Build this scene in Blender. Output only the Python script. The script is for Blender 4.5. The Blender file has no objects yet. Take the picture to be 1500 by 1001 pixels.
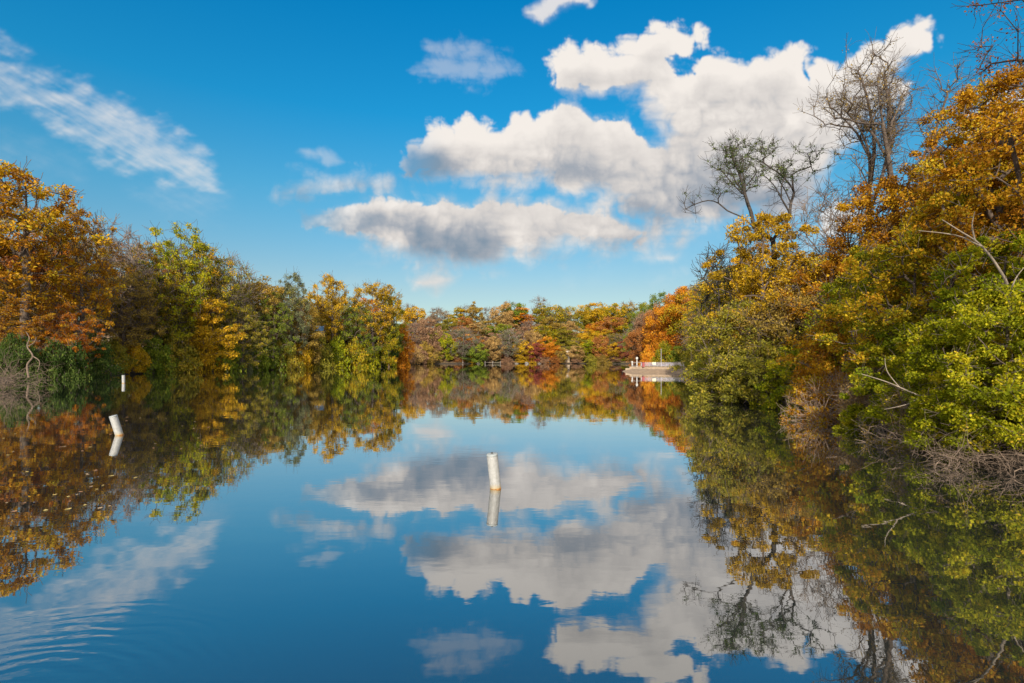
import bpy, math, numpy as np
from mathutils import Vector
R = math.radians
sc = bpy.context.scene
C = sc.collection
F = 800.0          # focal length in photo pixels (photo 1500 wide), horizon row 523, eye 3 m over the water
H0 = 523.0
EYE = 3.0
def wx(px, D): return (px-750.0)/F*D
def wz(py, D): return EYE+(H0-py)/F*D

# ------------------------------------------------------------------ helpers
def nt(m):
    m.use_nodes = True
    t = m.node_tree
    for n in list(t.nodes): t.nodes.remove(n)
    return t
def N(t, kind, **kw):
    n = t.nodes.new(kind)
    for k, v in kw.items(): setattr(n, k, v)
    return n
def setin(n, **kw):
    for k, v in kw.items(): n.inputs[k.replace('_', ' ')].default_value = v
def mathn(t, op, a, b=None, clamp=False):
    n = N(t, 'ShaderNodeMath', operation=op); n.use_clamp = clamp
    for i, v in enumerate((a, b)):
        if v is None: continue
        if isinstance(v, (int, float)): n.inputs[i].default_value = v
        else: t.links.new(v, n.inputs[i])
    return n.outputs[0]
def mixc(t, fac, a, b, blend='MIX'):
    n = N(t, 'ShaderNodeMix', data_type='RGBA', blend_type=blend)
    for s, v in ((n.inputs[0], fac), (n.inputs[6], a), (n.inputs[7], b)):
        if isinstance(v, (int, float)): s.default_value = v
        elif isinstance(v, tuple): s.default_value = (v[0], v[1], v[2], 1)
        else: t.links.new(v, s)
    return n.outputs[2]
def ramp(t, fac, stops):
    n = N(t, 'ShaderNodeValToRGB')
    e = n.color_ramp.elements
    while len(e) < len(stops): e.new(0.5)
    for i, (p, c) in enumerate(stops):
        e[i].position = p; e[i].color = (c[0], c[1], c[2], 1)
    t.links.new(fac, n.inputs[0])
    return n.outputs[0]
def noise(t, scale, detail=4, vec=None, rough=.55):
    n = N(t, 'ShaderNodeTexNoise'); setin(n, Scale=scale, Detail=detail, Roughness=rough)
    if vec is not None: t.links.new(vec, n.inputs['Vector'])
    return n.outputs['Fac']

def mesh_np(name, V, Q, attr=None, smooth=False):
    V = np.asarray(V, np.float32); Q = np.asarray(Q, np.int32)
    k = Q.shape[1]
    me = bpy.data.meshes.new(name)
    me.vertices.add(len(V)); me.vertices.foreach_set('co', V.ravel())
    me.loops.add(Q.size); me.loops.foreach_set('vertex_index', Q.ravel())
    me.polygons.add(len(Q))
    me.polygons.foreach_set('loop_start', np.arange(0, Q.size, k, dtype=np.int32))
    me.polygons.foreach_set('loop_total', np.full(len(Q), k, np.int32))
    if smooth: me.polygons.foreach_set('use_smooth', np.ones(len(Q), bool))
    if attr is not None:
        a = me.attributes.new('leaf_tone', 'FLOAT', 'FACE'); a.data.foreach_set('value', np.asarray(attr, np.float32))
    me.update(calc_edges=True)
    return me
def link(name, me, mat=None, parent=None):
    o = bpy.data.objects.new(name, me); C.objects.link(o)
    if mat is not None:
        if not me.materials: me.materials.append(mat)
        o.material_slots[0].link = 'OBJECT'; o.material_slots[0].material = mat
    if parent is not None: o.parent = parent
    return o
def tag(o, label, cat, group=None, kind=None):
    if label: o['label'] = label
    if cat: o['category'] = cat
    if group: o['group'] = group
    if kind: o['kind'] = kind
    return o
def thing(name, label, cat, loc=(0, 0, 0), group=None):
    o = bpy.data.objects.new(name, None); C.objects.link(o)
    o.location = loc; o.empty_display_size = .3
    return tag(o, label, cat, group)
class MB:
    def __init__(s): s.v = []; s.f = []
    def box(s, c, d, rz=0):
        b = len(s.v); cs, sn = math.cos(rz), math.sin(rz)
        for sx in (-1, 1):
            for sy in (-1, 1):
                for sz in (-1, 1):
                    x, y = sx*d[0]/2, sy*d[1]/2
                    s.v.append((c[0]+x*cs-y*sn, c[1]+x*sn+y*cs, c[2]+sz*d[2]/2))
        for q in ((0,1,3,2),(4,6,7,5),(0,4,5,1),(2,3,7,6),(0,2,6,4),(1,5,7,3)): s.f.append([b+i for i in q])
        return s
    def lathe(s, prof, n=20, c=(0, 0, 0), cap=True):
        b = len(s.v)
        for r, z in prof:
            for i in range(n):
                a = 2*math.pi*i/n; s.v.append((c[0]+r*math.cos(a), c[1]+r*math.sin(a), c[2]+z))
        for k in range(len(prof)-1):
            for i in range(n):
                j = (i+1) % n; s.f.append([b+k*n+i, b+k*n+j, b+(k+1)*n+j, b+(k+1)*n+i])
        if cap:
            s.f.append([b+i for i in range(n)][::-1]); s.f.append([b+(len(prof)-1)*n+i for i in range(n)])
        return s
    def poly(s, pts): b = len(s.v); s.v += [tuple(p) for p in pts]; s.f.append(list(range(b, b+len(pts)))); return s
    def prism(s, pts, z0, z1):
        n = len(pts); b = len(s.v)
        s.v += [(x, y, z0) for x, y in pts]+[(x, y, z1) for x, y in pts]
        s.f.append([b+i for i in range(n)][::-1]); s.f.append([b+n+i for i in range(n)])
        for i in range(n):
            j = (i+1) % n; s.f.append([b+i, b+j, b+n+j, b+n+i])
        return s
    def build(s, name, mat, parent=None, smooth=False):
        me = bpy.data.meshes.new(name); me.from_pydata(s.v, [], s.f); me.update()
        if smooth:
            for p in me.polygons: p.use_smooth = len(p.vertices) == 4
        return link(name, me, mat, parent)

# ------------------------------------------------------------------ lake outline and ground height
LAKE = np.array([(-34,-9),(-40,10),(-44,30),(-49,50),(-58,62),(-65.5,73),(-66,95),(-64,120),(-56,160),(-43,200),(-36,232),
 (-15,238),(10,241),(35,240),(50,236),(47,200),(42,160),(38,128),(26,119),(22.4,112.6),(24.6,106.8),(35,102.6),(31,92),(25,78),(21,62),(17,46),(15.6,38),
 (15.8,34),(17,31),(16.2,26),(14.5,20.5),(13.9,16),(13.6,14),(13.4,9),(14,-9)], float)
def sdist(P, poly):
    P = np.asarray(P, float); d = np.full(len(P), 1e9); ins = np.zeros(len(P), bool)
    n = len(poly)
    for i in range(n):
        a = poly[i]; b = poly[(i+1) % n]; ab = b-a; ap = P-a
        t = np.clip((ap@ab)/(ab@ab+1e-12), 0, 1)
        d = np.minimum(d, np.hypot(ap[:,0]-t*ab[0], ap[:,1]-t*ab[1]))
        c = (a[1] > P[:,1]) != (b[1] > P[:,1])
        xi = a[0]+(P[:,1]-a[1])/(b[1]-a[1]+1e-12)*ab[0]
        ins ^= c & (P[:,0] < xi)
    return np.where(ins, -d, d)
def ss(x, a, b):
    t = np.clip((x-a)/(b-a), 0, 1); return t*t*(3-2*t)
def gheight(x, y):
    x = np.atleast_1d(np.asarray(x, float)); y = np.atleast_1d(np.asarray(y, float))
    P = np.stack([x, y], 1); d = sdist(P, LAKE)
    wob = .6*np.sin(x*.9+y*.5)+.5*np.sin(y*1.3-x*.4)
    d2 = d+wob*.25*np.clip(np.hypot(x, y)/40, .3, 1)
    z = np.clip(d2*.55, -2.2, .5)
    far = ss(y, 205, 245)
    right = ss(x, 5, 20)*(1-far); spit = np.exp(-(((x-30)/12)**2+((y-112)/9)**2)**2)
    left = (1-ss(x, -30, -10))*(1-far)
    o = np.clip(d-.8, 0, None)
    zz = far*19*(1-np.exp(-o/42))+left*7*(1-np.exp(-o/30))+right*7*(1-np.exp(-o/14))*(1-spit)
    rest = np.clip(1-far-right-left, 0, 1)
    zz += rest*1.5*(1-np.exp(-o/6))
    zz += (np.sin(x*.11+1)*np.cos(y*.13)*.8+np.sin(x*.31)*np.sin(y*.27+2)*.3)*(1-np.exp(-o/12))*(1-spit)
    return z+zz
def gz(x, y): return float(gheight(x, y)[0])

# ------------------------------------------------------------------ materials
def mat_simple(name, col, rough=.8, var=.25, scale=3.0, metallic=0, bump=0):
    m = bpy.data.materials.new(name); t = nt(m)
    b = N(t, 'ShaderNodeBsdfPrincipled'); o = N(t, 'ShaderNodeOutputMaterial')
    tc = N(t, 'ShaderNodeTexCoord')
    f = noise(t, scale, 5, tc.outputs['Object'])
    lo = tuple(c*(1-var) for c in col); hi = tuple(min(1, c*(1+var)) for c in col)
    t.links.new(ramp(t, f, [(.3, lo), (.7, hi)]), b.inputs['Base Color'])
    setin(b, Roughness=rough, Metallic=metallic)
    if bump:
        bp = N(t, 'ShaderNodeBump'); setin(bp, Strength=bump); t.links.new(f, bp.inputs['Height']); t.links.new(bp.outputs[0], b.inputs['Normal'])
    t.links.new(b.outputs[0], o.inputs[0]); return m
BARK = mat_simple('bark', (.075, .055, .042), .95, .45, 6, bump=.5)
BARK_PALE = mat_simple('pale_bark', (.19, .155, .12), .95, .35, 6, bump=.5)
BARK_GREY = mat_simple('grey_twigs', (.14, .108, .09), .95, .35, 4)
TWIG = mat_simple('reddish_twigs', (.23, .165, .12), .95, .3, 4)
BARK_DARK = mat_simple('dark_bark', (.035, .028, .024), .95, .4, 5)

PAL = { # name: (spoken colour, stops dark..light)
 'amber':   ('amber orange', [(.26,.07,.006),(.46,.155,.008),(.62,.26,.012),(.58,.34,.03)]),
 'orange':  ('bright orange', [(.34,.11,.006),(.54,.20,.010),(.64,.30,.014),(.62,.37,.02)]),
 'russet':  ('russet brown', [(.20,.075,.025),(.33,.13,.035),(.42,.18,.045),(.40,.21,.06)]),
 'pink':    ('pinkish brown', [(.19,.10,.06),(.29,.165,.10),(.36,.22,.12),(.31,.19,.11)]),
 'gold':    ('golden yellow', [(.24,.15,.010),(.42,.27,.010),(.62,.40,.015),(.64,.34,.02)]),
 'goldgreen':('gold and green', [(.13,.15,.012),(.28,.24,.012),(.50,.34,.012),(.56,.28,.015)]),
 'yellowgreen':('yellow green', [(.13,.17,.008),(.27,.29,.010),(.42,.38,.012),(.50,.38,.02)]),
 'bright':  ('fresh yellowish green', [(.13,.15,.006),(.26,.265,.008),(.42,.37,.010),(.60,.42,.02)]),
 'green':   ('mid green', [(.08,.12,.014),(.14,.19,.02),(.21,.26,.024),(.30,.29,.03)]),
 'dark':    ('dark green', [(.035,.06,.014),(.06,.10,.02),(.10,.14,.03),(.15,.18,.035)]),
 'olive':   ('olive green', [(.14,.14,.02),(.24,.22,.024),(.34,.28,.03),(.42,.29,.03)]),
 'brownolive':('brownish olive', [(.19,.13,.035),(.29,.20,.04),(.37,.26,.045),(.44,.27,.045)]),
 'tan':     ('dull tan', [(.26,.16,.06),(.38,.25,.09),(.46,.31,.11),(.48,.28,.09)]),
 'ambergold': ('amber gold', [(.25,.10,.008),(.42,.20,.010),(.54,.31,.014),(.40,.32,.02)]),
 'wine':    ('dark wine red', [(.13,.03,.03),(.24,.05,.04),(.30,.09,.05),(.3,.14,.06)]),
 'greygreen':('grey green', [(.10,.12,.06),(.15,.17,.08),(.21,.22,.10),(.24,.23,.11)]),
}
_lm = {}
def leafmat(p):
    if p in _lm: return _lm[p]
    m = bpy.data.materials.new('leaves_'+p); t = nt(m)
    at = N(t, 'ShaderNodeAttribute', attribute_name='leaf_tone'); oi = N(t, 'ShaderNodeObjectInfo')
    f = mathn(t, 'ADD', at.outputs['Fac'], mathn(t, 'MULTIPLY', mathn(t, 'SUBTRACT', oi.outputs['Random'], .5), .25), True)
    st = PAL[p][1]
    col = ramp(t, f, [(.12, st[0]), (.42, st[1]), (.7, st[2]), (.95, st[3])])
    h0 = N(t, 'ShaderNodeHueSaturation'); setin(h0, Saturation=.98, Value=1.0); t.links.new(col, h0.inputs['Color']); col = h0.outputs[0]
    d = N(t, 'ShaderNodeBsdfDiffuse'); tr = N(t, 'ShaderNodeBsdfTranslucent'); mx = N(t, 'ShaderNodeMixShader'); mx.inputs[0].default_value = .45
    t.links.new(col, d.inputs[0])
    hs = N(t, 'ShaderNodeHueSaturation'); setin(hs, Saturation=1.08, Value=1.1); t.links.new(col, hs.inputs['Color']); t.links.new(hs.outputs[0], tr.inputs[0])
    t.links.new(d.outputs[0], mx.inputs[1]); t.links.new(tr.outputs[0], mx.inputs[2])
    o = N(t, 'ShaderNodeOutputMaterial'); t.links.new(mx.outputs[0], o.inputs[0])
    _lm[p] = m; return m

# ------------------------------------------------------------------ tree growth
def env(shape, t):
    t = np.asarray(t, float)
    if shape == 'round': return np.clip(1-np.abs(2*t-.95)**2.4, .0, 1)**.55
    if shape == 'oval': return np.clip(np.sin(np.pi*np.clip(t*.92+.06, 0, 1)), 0, 1)**.6
    if shape == 'spread': return np.clip(.35+1.1*t, 0, 1)*np.clip(1-t**5, 0, 1)**.6
    if shape == 'cone': return np.clip(1.02-t, 0, 1)**.8
    if shape == 'column': return np.clip(1-np.abs(2*t-.9)**4, 0, 1)**.5
    if shape == 'shrub': return np.clip(1-t**2.2, 0, 1)**.6
    return np.ones_like(t)
def grow(rng, trunk, targets, seg=.5, wig=.12, up=.35, low=0, asc=.1, pen=1.0):
    cap = len(trunk)+len(targets)*40
    P = np.zeros((cap, 3)); par = np.zeros(cap, int); Dn = np.zeros((cap, 3)); n = 0
    if isinstance(trunk, tuple):
        n = len(trunk[0]); cap += n; P = np.zeros((cap, 3)); par = np.zeros(cap, int); Dn = np.zeros((cap, 3))
        P[:n], par[:n], Dn[:n] = trunk; trunk = []; ref = P[0]*0+P[:n].mean(0)
    else: ref = trunk[-1]
    for i, p in enumerate(trunk):
        P[n] = p; par[n] = n-1; Dn[n] = (0, 0, 1) if i == 0 else (p-P[n-1])/max(1e-6, np.linalg.norm(p-P[n-1])); n += 1
    nt0 = n
    tips = []
    order = np.argsort(np.linalg.norm(targets-ref*[1, 1, .6], axis=1))
    for k in order:
        t = targets[k]
        d = t-P[:n]; L = np.linalg.norm(d, axis=1)+1e-6
        cost = L*(1+pen*np.clip(-d[:,2]/L+asc, 0, 1.4))+np.where(P[:n,2] < low, 3*(low-P[:n,2]), 0)
        i = int(np.argmin(cost)); L = L[i]
        m = min(38, max(1, int(L/seg)))
        dr = Dn[i]*.6+np.array([0, 0, up]); dr = dr/np.linalg.norm(dr)
        c = P[i]+dr*L*.42; a = P[i].copy(); prev = i
        for s in range(1, m+1):
            u = s/m; p = (1-u)**2*a+2*u*(1-u)*c+u*u*t
            if s < m: p = p+rng.normal(0, wig*min(seg, L), 3)
            if n >= cap: break
            P[n] = p; par[n] = prev; v = p-P[prev]; Dn[n] = v/max(1e-6, np.linalg.norm(v)); prev = n; n += 1
        tips.append(prev)
    return P[:n].copy(), par[:n].copy(), Dn[:n].copy(), np.array(tips)
def twigs(rng, P, par, Dn, tips, per, length, segs=3, spread=.9):
    nP = [P]; npar = [par]; nD = [Dn]; base = len(P)
    idx = np.repeat(tips, per); m = len(idx)
    if m == 0: return P, par, Dn
    d = Dn[idx]+rng.normal(0, spread, (m, 3)); d /= np.linalg.norm(d, axis=1)[:,None]
    cur = P[idx]; pr = idx.copy(); L = length*rng.uniform(.5, 1.2, m)
    for s in range(segs):
        d = d+rng.normal(0, .25, (m, 3))+[0, 0, .08]; d /= np.linalg.norm(d, axis=1)[:,None]
        cur = cur+d*(L/segs)[:,None]
        nP.append(cur); npar.append(pr); nD.append(d)
        pr = base+np.arange(m); base += m
    return np.concatenate(nP), np.concatenate(npar), np.concatenate(nD)
def radii(P, par, base_r, tip_r, ex=2.3):
    n = len(P); acc = np.zeros(n); has = np.zeros(n, bool)
    has[par[par >= 0]] = True
    acc[~has] = 1.0
    for i in range(n-1, 0, -1):
        acc[par[i]] += acc[i]
    r = (acc/acc[0])**(1/ex)*base_r
    # the trunk flares at the ground
    z = P[:,2]-P[0,2]; r = r*(1+.55*np.exp(-np.clip(z, 0, None)/(base_r*2.2))*(r > .6*base_r))
    return np.maximum(r, tip_r)
def tubes(P, par, r, sides):
    n = len(P); ch = np.full(n, -1); best = np.zeros(n)
    for i in range(1, n):
        p = par[i]
        if r[i] > best[p]: best[p] = r[i]; ch[p] = i
    D = np.zeros((n, 3)); k = par >= 0
    D[k] = P[k]-P[par[k]]
    for i in (0,): D[i] = P[ch[0]]-P[0] if ch[0] > 0 else (0, 0, 1)
    D /= np.linalg.norm(D, axis=1)[:,None]+1e-9
    mids = D.copy(); kc = (ch >= 0); mids[kc] = D[kc]+D[ch[kc]]; mids /= np.linalg.norm(mids, axis=1)[:,None]+1e-9
    extra = np.array([i for i in range(1, n) if ch[par[i]] != i], int)
    Pc = np.concatenate([P, P[par[extra]]]) if len(extra) else P
    Dc = np.concatenate([mids, D[extra]]) if len(extra) else mids
    rc = np.concatenate([r, np.minimum(r[extra]*1.15, r[par[extra]])]) if len(extra) else r
    ref = np.array([.93, .31, .19]); A = np.cross(Dc, ref); A /= np.linalg.norm(A, axis=1)[:,None]+1e-9; B = np.cross(Dc, A)
    a = np.arange(sides)*2*np.pi/sides
    V = Pc[:,None,:]+rc[:,None,None]*(np.cos(a)[None,:,None]*A[:,None,:]+np.sin(a)[None,:,None]*B[:,None,:])
    start = par.copy(); start[extra] = n+np.arange(len(extra))
    i = np.arange(1, n); s0 = start[1:]; j = np.arange(sides); jn = (j+1) % sides
    Q = np.stack([s0[:,None]*sides+j, s0[:,None]*sides+jn, i[:,None]*sides+jn, i[:,None]*sides+j], 2).reshape(-1, 4)
    return V.reshape(-1, 3), Q
def leaves(rng, cen, rad, n, size, tone, flat=.7, upb=.5, jit=.36, aspect=.72, zr=None):
    m = len(cen); idx = rng.integers(0, m, n)
    d = rng.normal(0, 1, (n, 3)); d /= np.linalg.norm(d, axis=1)[:,None]
    rr = rad[idx]*rng.uniform(0, 1, n)**.45
    p = cen[idx]+d*rr[:,None]*[1, 1, flat]
    nn = rng.normal(0, 1, (n, 3)); nn /= np.linalg.norm(nn, axis=1)[:,None]; nn[:,2] += upb; nn /= np.linalg.norm(nn, axis=1)[:,None]
    a = np.cross(nn, rng.normal(0, 1, (n, 3))); a /= np.linalg.norm(a, axis=1)[:,None]+1e-9; b = np.cross(nn, a)
    s = size*rng.uniform(.4, 1.4, n)[:,None]
    V = np.stack([p-a*s*.55, p+b*s*.5*aspect-a*s*.08+nn*s*.08, p+a*s*.55, p-b*s*.5*aspect-a*s*.08+nn*s*.08], 1)
    t = tone[idx]+rng.normal(0, jit*.6, n)
    return V.reshape(-1, 3), np.arange(4*n).reshape(-1, 4), t, p
def make_tree(seed, H, W, shape='round', cb=.28, nclump=90, nleaf=9000, leaf=.3, clump=.16, br=.28, sides=5,
              seg=.8, wig=.1, twig_per=3, twig_len=.9, lean=(0, 0), stems=1, tipr=.012, gap=.0, lead=.8, skew=(0, 0), hgrad=.0, leaf_on=1.0, ex=2.3, asc=.1, pen=1.0, up=.35):
    """returns (trunk mesh, crown mesh or None) with the foot at the origin"""
    rng = np.random.default_rng(seed)
    z0, z1 = H*cb, H
    t = rng.uniform(0, 1, nclump*3)
    az = rng.uniform(0, 2*np.pi, nclump*3); ph = rng.uniform(0, 6.28, 4)
    lob = 1+.2*np.sin(2*az+ph[0]+t*2)+.13*np.sin(3*az+ph[1]-t*5)+.1*np.sin(5*az+ph[2]+t*7)
    rho = env(shape, t)*W/2*lob*np.sqrt(rng.uniform(.05, 1, nclump*3))*(1-clump*.5)
    keep = rng.uniform(0, 1, nclump*3) < (env(shape, t)**1.3+.08)
    t, az, rho = t[keep][:nclump], az[keep][:nclump], rho[keep][:nclump]
    if shape == 'umbrella':
        nn = nclump; az = rng.uniform(0, 2*np.pi, nn); rn = np.sqrt(rng.uniform(0, 1, nn))
        t = np.clip(np.sqrt(1-rn**2)*.72+.26-rng.uniform(0, .2, nn), 0, 1)
        rho = rn*W/2*(1+.18*np.sin(2*az+ph[0])+.12*np.sin(3*az+ph[1]))
    cen = np.stack([rho*np.cos(az), rho*np.sin(az), z0+(z1-z0)*(t*(1-clump*.5))], 1)
    cen[:,0] += lean[0]*cen[:,2]/H+skew[0]*t; cen[:,1] += lean[1]*cen[:,2]/H+skew[1]*t
    allP = None
    tr = []
    m = 9; zt = H*(cb+(1-cb)*lead)
    wob = rng.normal(0, .012*H, (m, 2)).cumsum(0)*.5
    tr = np.array([[lean[0]*(i/(m-1))**1.3*zt/H+wob[i,0]*(i > 0), lean[1]*(i/(m-1))**1.3*zt/H+wob[i,1]*(i > 0), zt*i/(m-1)-(.35 if i == 0 else 0)] for i in range(m)])
    P, par, Dn, tips = grow(rng, tr, cen, seg, wig, up=up, low=z0*.8, asc=asc, pen=pen)
    if stems > 1:
        # extra stems from the foot join as further branches
        for s in range(stems-1):
            q = cen[rng.integers(0, len(cen), 1)[0]]; b0 = len(P); k = 8
            pts = np.array([tr[0]*(1-u)+np.array([q[0]*.6, q[1]*.6, q[2]*.9])*u+[0, 0, .12*H*math.sin(u*math.pi)*.5] for u in np.linspace(0.05, 1, k)])
            P = np.concatenate([P, pts]); par = np.concatenate([par, [0]+list(range(b0, b0+k-1))])
            dd = np.gradient(pts, axis=0); Dn = np.concatenate([Dn, dd/np.linalg.norm(dd, axis=1)[:,None]])
            tips = np.concatenate([tips, np.arange(b0+2, b0+k)])
    if twig_per: P, par, Dn = twigs(rng, P, par, Dn, tips, twig_per, twig_len)
    r = radii(P, par, br, tipr, ex)
    V, Q = tubes(P, par, r, sides)
    tm = mesh_np('trunk', V, Q, smooth=True)
    cm = None
    if nleaf:
        rad = clump*W*rng.uniform(.55, 1.25, len(cen))
        tone = .45+rng.normal(0, .17, len(cen))+hgrad*(t-.5)
        on = rng.uniform(0, 1, len(cen)) < leaf_on
        V, Q, tn, p = leaves(rng, cen[on], rad[on], nleaf, leaf, tone[on])
        cm = mesh_np('crown', V, Q, tn)
    return tm, cm

PLACED = []    # records for automatic labels
def put(name, cat, meshes, proto, px, D, ytop, wpx, pal, form, zone, row, bark=None, rz=None, label=None, group=None, sink=0, flip=1, X=None, zb=None):
    """stand a tree of proto size (H, W) at photo column px and distance D so that its top is at row ytop and its crown wpx wide"""
    x = wx(px, D) if X is None else X; z = (gz(x, D) if zb is None else zb)-sink
    H = max(1.0, wz(ytop, D)-z); W = wpx/F*D
    o = thing(name, label, cat, (x, D, z), group)
    s = W/proto[1]; o.scale = (s, s, H/proto[0])
    o.rotation_euler = (0, 0, (px*12.9898+D*7.13) % 6.283 if rz is None else rz)
    link('trunk' if cat != 'shrub' else 'stems', meshes[0], bark or BARK, o)
    if meshes[1] is not None: link('crown' if cat != 'shrub' else 'foliage', meshes[1], leafmat(pal), o)
    PLACED.append(dict(o=o, px=px, D=D, pal=pal, form=form, zone=zone, row=row, cat=cat, label=label))
    return o
exec_order = []
# ------------------------------------------------------------------ sky: Nishita with clouds worked out by direction (azimuth, elevation)
SUN_EL, SUN_DIR = 27.0, (-.12, -.993)
def vnoise(x, y, seed):
    """value noise, vectorised"""
    xi = np.floor(x).astype(np.int64); yi = np.floor(y).astype(np.int64); fx = x-xi; fy = y-yi
    fx = fx*fx*fx*(fx*(fx*6-15)+10); fy = fy*fy*fy*(fy*(fy*6-15)+10)
    def h(a, b):
        k = (a*374761393+b*668265263+seed*974634777) & 0xffffffff
        k = ((k ^ (k >> 13))*1274126177) & 0xffffffff
        return ((k ^ (k >> 16)) & 0xffff)/65535.0
    return (h(xi, yi)*(1-fx)+h(xi+1, yi)*fx)*(1-fy)+(h(xi, yi+1)*(1-fx)+h(xi+1, yi+1)*fx)*fy
def fbm(x, y, seed, octv=6, g=.52):
    s = 0; a = 1; tot = 0
    for i in range(octv):
        s = s+a*vnoise(x*2**i+i*17.3, y*2**i+i*9.1, seed+i); tot += a; a *= g
    return s/tot
def billow(x, y, seed, octv=5, g=.5):
    s = 0; a = 1; tot = 0
    for i in range(octv):
        s = s+a*np.abs(2*vnoise(x*2**i+i*5.7, y*2**i+i*3.9, seed+i)-1); tot += a; a *= g
    return s/tot
CLOUDS = [ # outline in photo pixels, edge softness, roughness, opacity, thickness scale
 ([(802,86),(835,70),(870,76),(905,82),(932,60),(958,38),(990,34),(1026,56),(1016,78),(992,86),(1004,100),(1030,90),(1060,84),(1085,88),(1120,78),(1168,66),(1184,80),(1180,108),(1200,90),(1225,100),(1260,76),(1300,60),(1340,30),(1362,24),(1358,62),(1335,88),(1310,112),(1345,120),(1300,170),(1260,215),(1225,250),(1190,310),(1140,322),(1085,315),(1045,332),(1000,350),(950,335),(895,312),(855,290),(800,282),(740,288),(680,276),(620,268),(580,246),(600,214),(640,185),(690,180),(740,186),(755,165),(800,170),(815,150),(850,158),(890,176),(925,190),(948,205),(958,190),(940,168),(925,142),(880,134),(840,142),(808,122)], 7, 22, 1.0),
 ([(440,312),(500,300),(560,295),(610,285),(660,283),(690,293),(720,281),(760,288),(800,285),(850,290),(900,298),(935,318),(975,328),(965,358),(905,374),(845,380),(790,392),(725,398),(660,402),(600,398),(552,386),(530,370),(490,352),(440,334)], 8, 20, 1.0),
 ([(598,410),(640,396),(676,404),(668,416),(640,434),(606,422)], 5, 9, .85),
 ([(980,358),(1000,336),(1026,332),(1015,352),(993,368)], 6, 10, .8),
 ([(1010,326),(1045,311),(1066,318),(1040,332)], 6, 10, .75),
 ([(925,384),(945,372),(992,374),(990,384)], 5, 8, .6),
 ([(1195,318),(1225,296),(1260,310),(1255,345),(1215,350)], 8, 12, .8),
 ([(1395,190),(1440,150),(1510,130),(1560,170),(1510,240),(1430,240)], 12, 20, .85),
 ([(776,18),(800,0),(810,-40),(880,-50),(866,6),(822,14),(795,36)], 8, 12, .8),
 ([(608,106),(640,80),(700,74),(760,95),(768,104),(720,132),(680,126),(640,122)], 18, 30, .30),
 ([(405,287),(450,254),(520,248),(595,258),(560,287),(480,297)], 22, 24, .6),
 ([(440,220),(470,218),(510,238),(480,244)], 8, 10, .3),
 ([(520,388),(560,378),(640,384),(560,394)], 6, 10, .5),
 ([(500,290),(560,266),(900,262),(980,300),(990,392),(900,404),(560,402),(470,345)], 34, 34, .24),
 ([(930,300),(1010,310),(1080,300),(1090,345),(1040,380),(950,392)], 26, 28, .3),
 ([(1150,240),(1210,230),(1240,300),(1180,380),(1140,330)], 30, 25, .55),
]
CIRRUS = [([(-60,85),(60,106),(130,128),(200,160),(260,192),(305,232),(325,280),(280,284),(220,258),(150,240),(100,208),(40,168),(-60,135)], 12, .62),
          ([(-60,45),(0,38),(40,78),(0,84),(-60,70)], 12, .5), ([(200,285),(300,255),(340,300),(280,320)], 25, .22), ([(0,190),(120,230),(110,260),(0,240)], 25, .14)]
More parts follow.
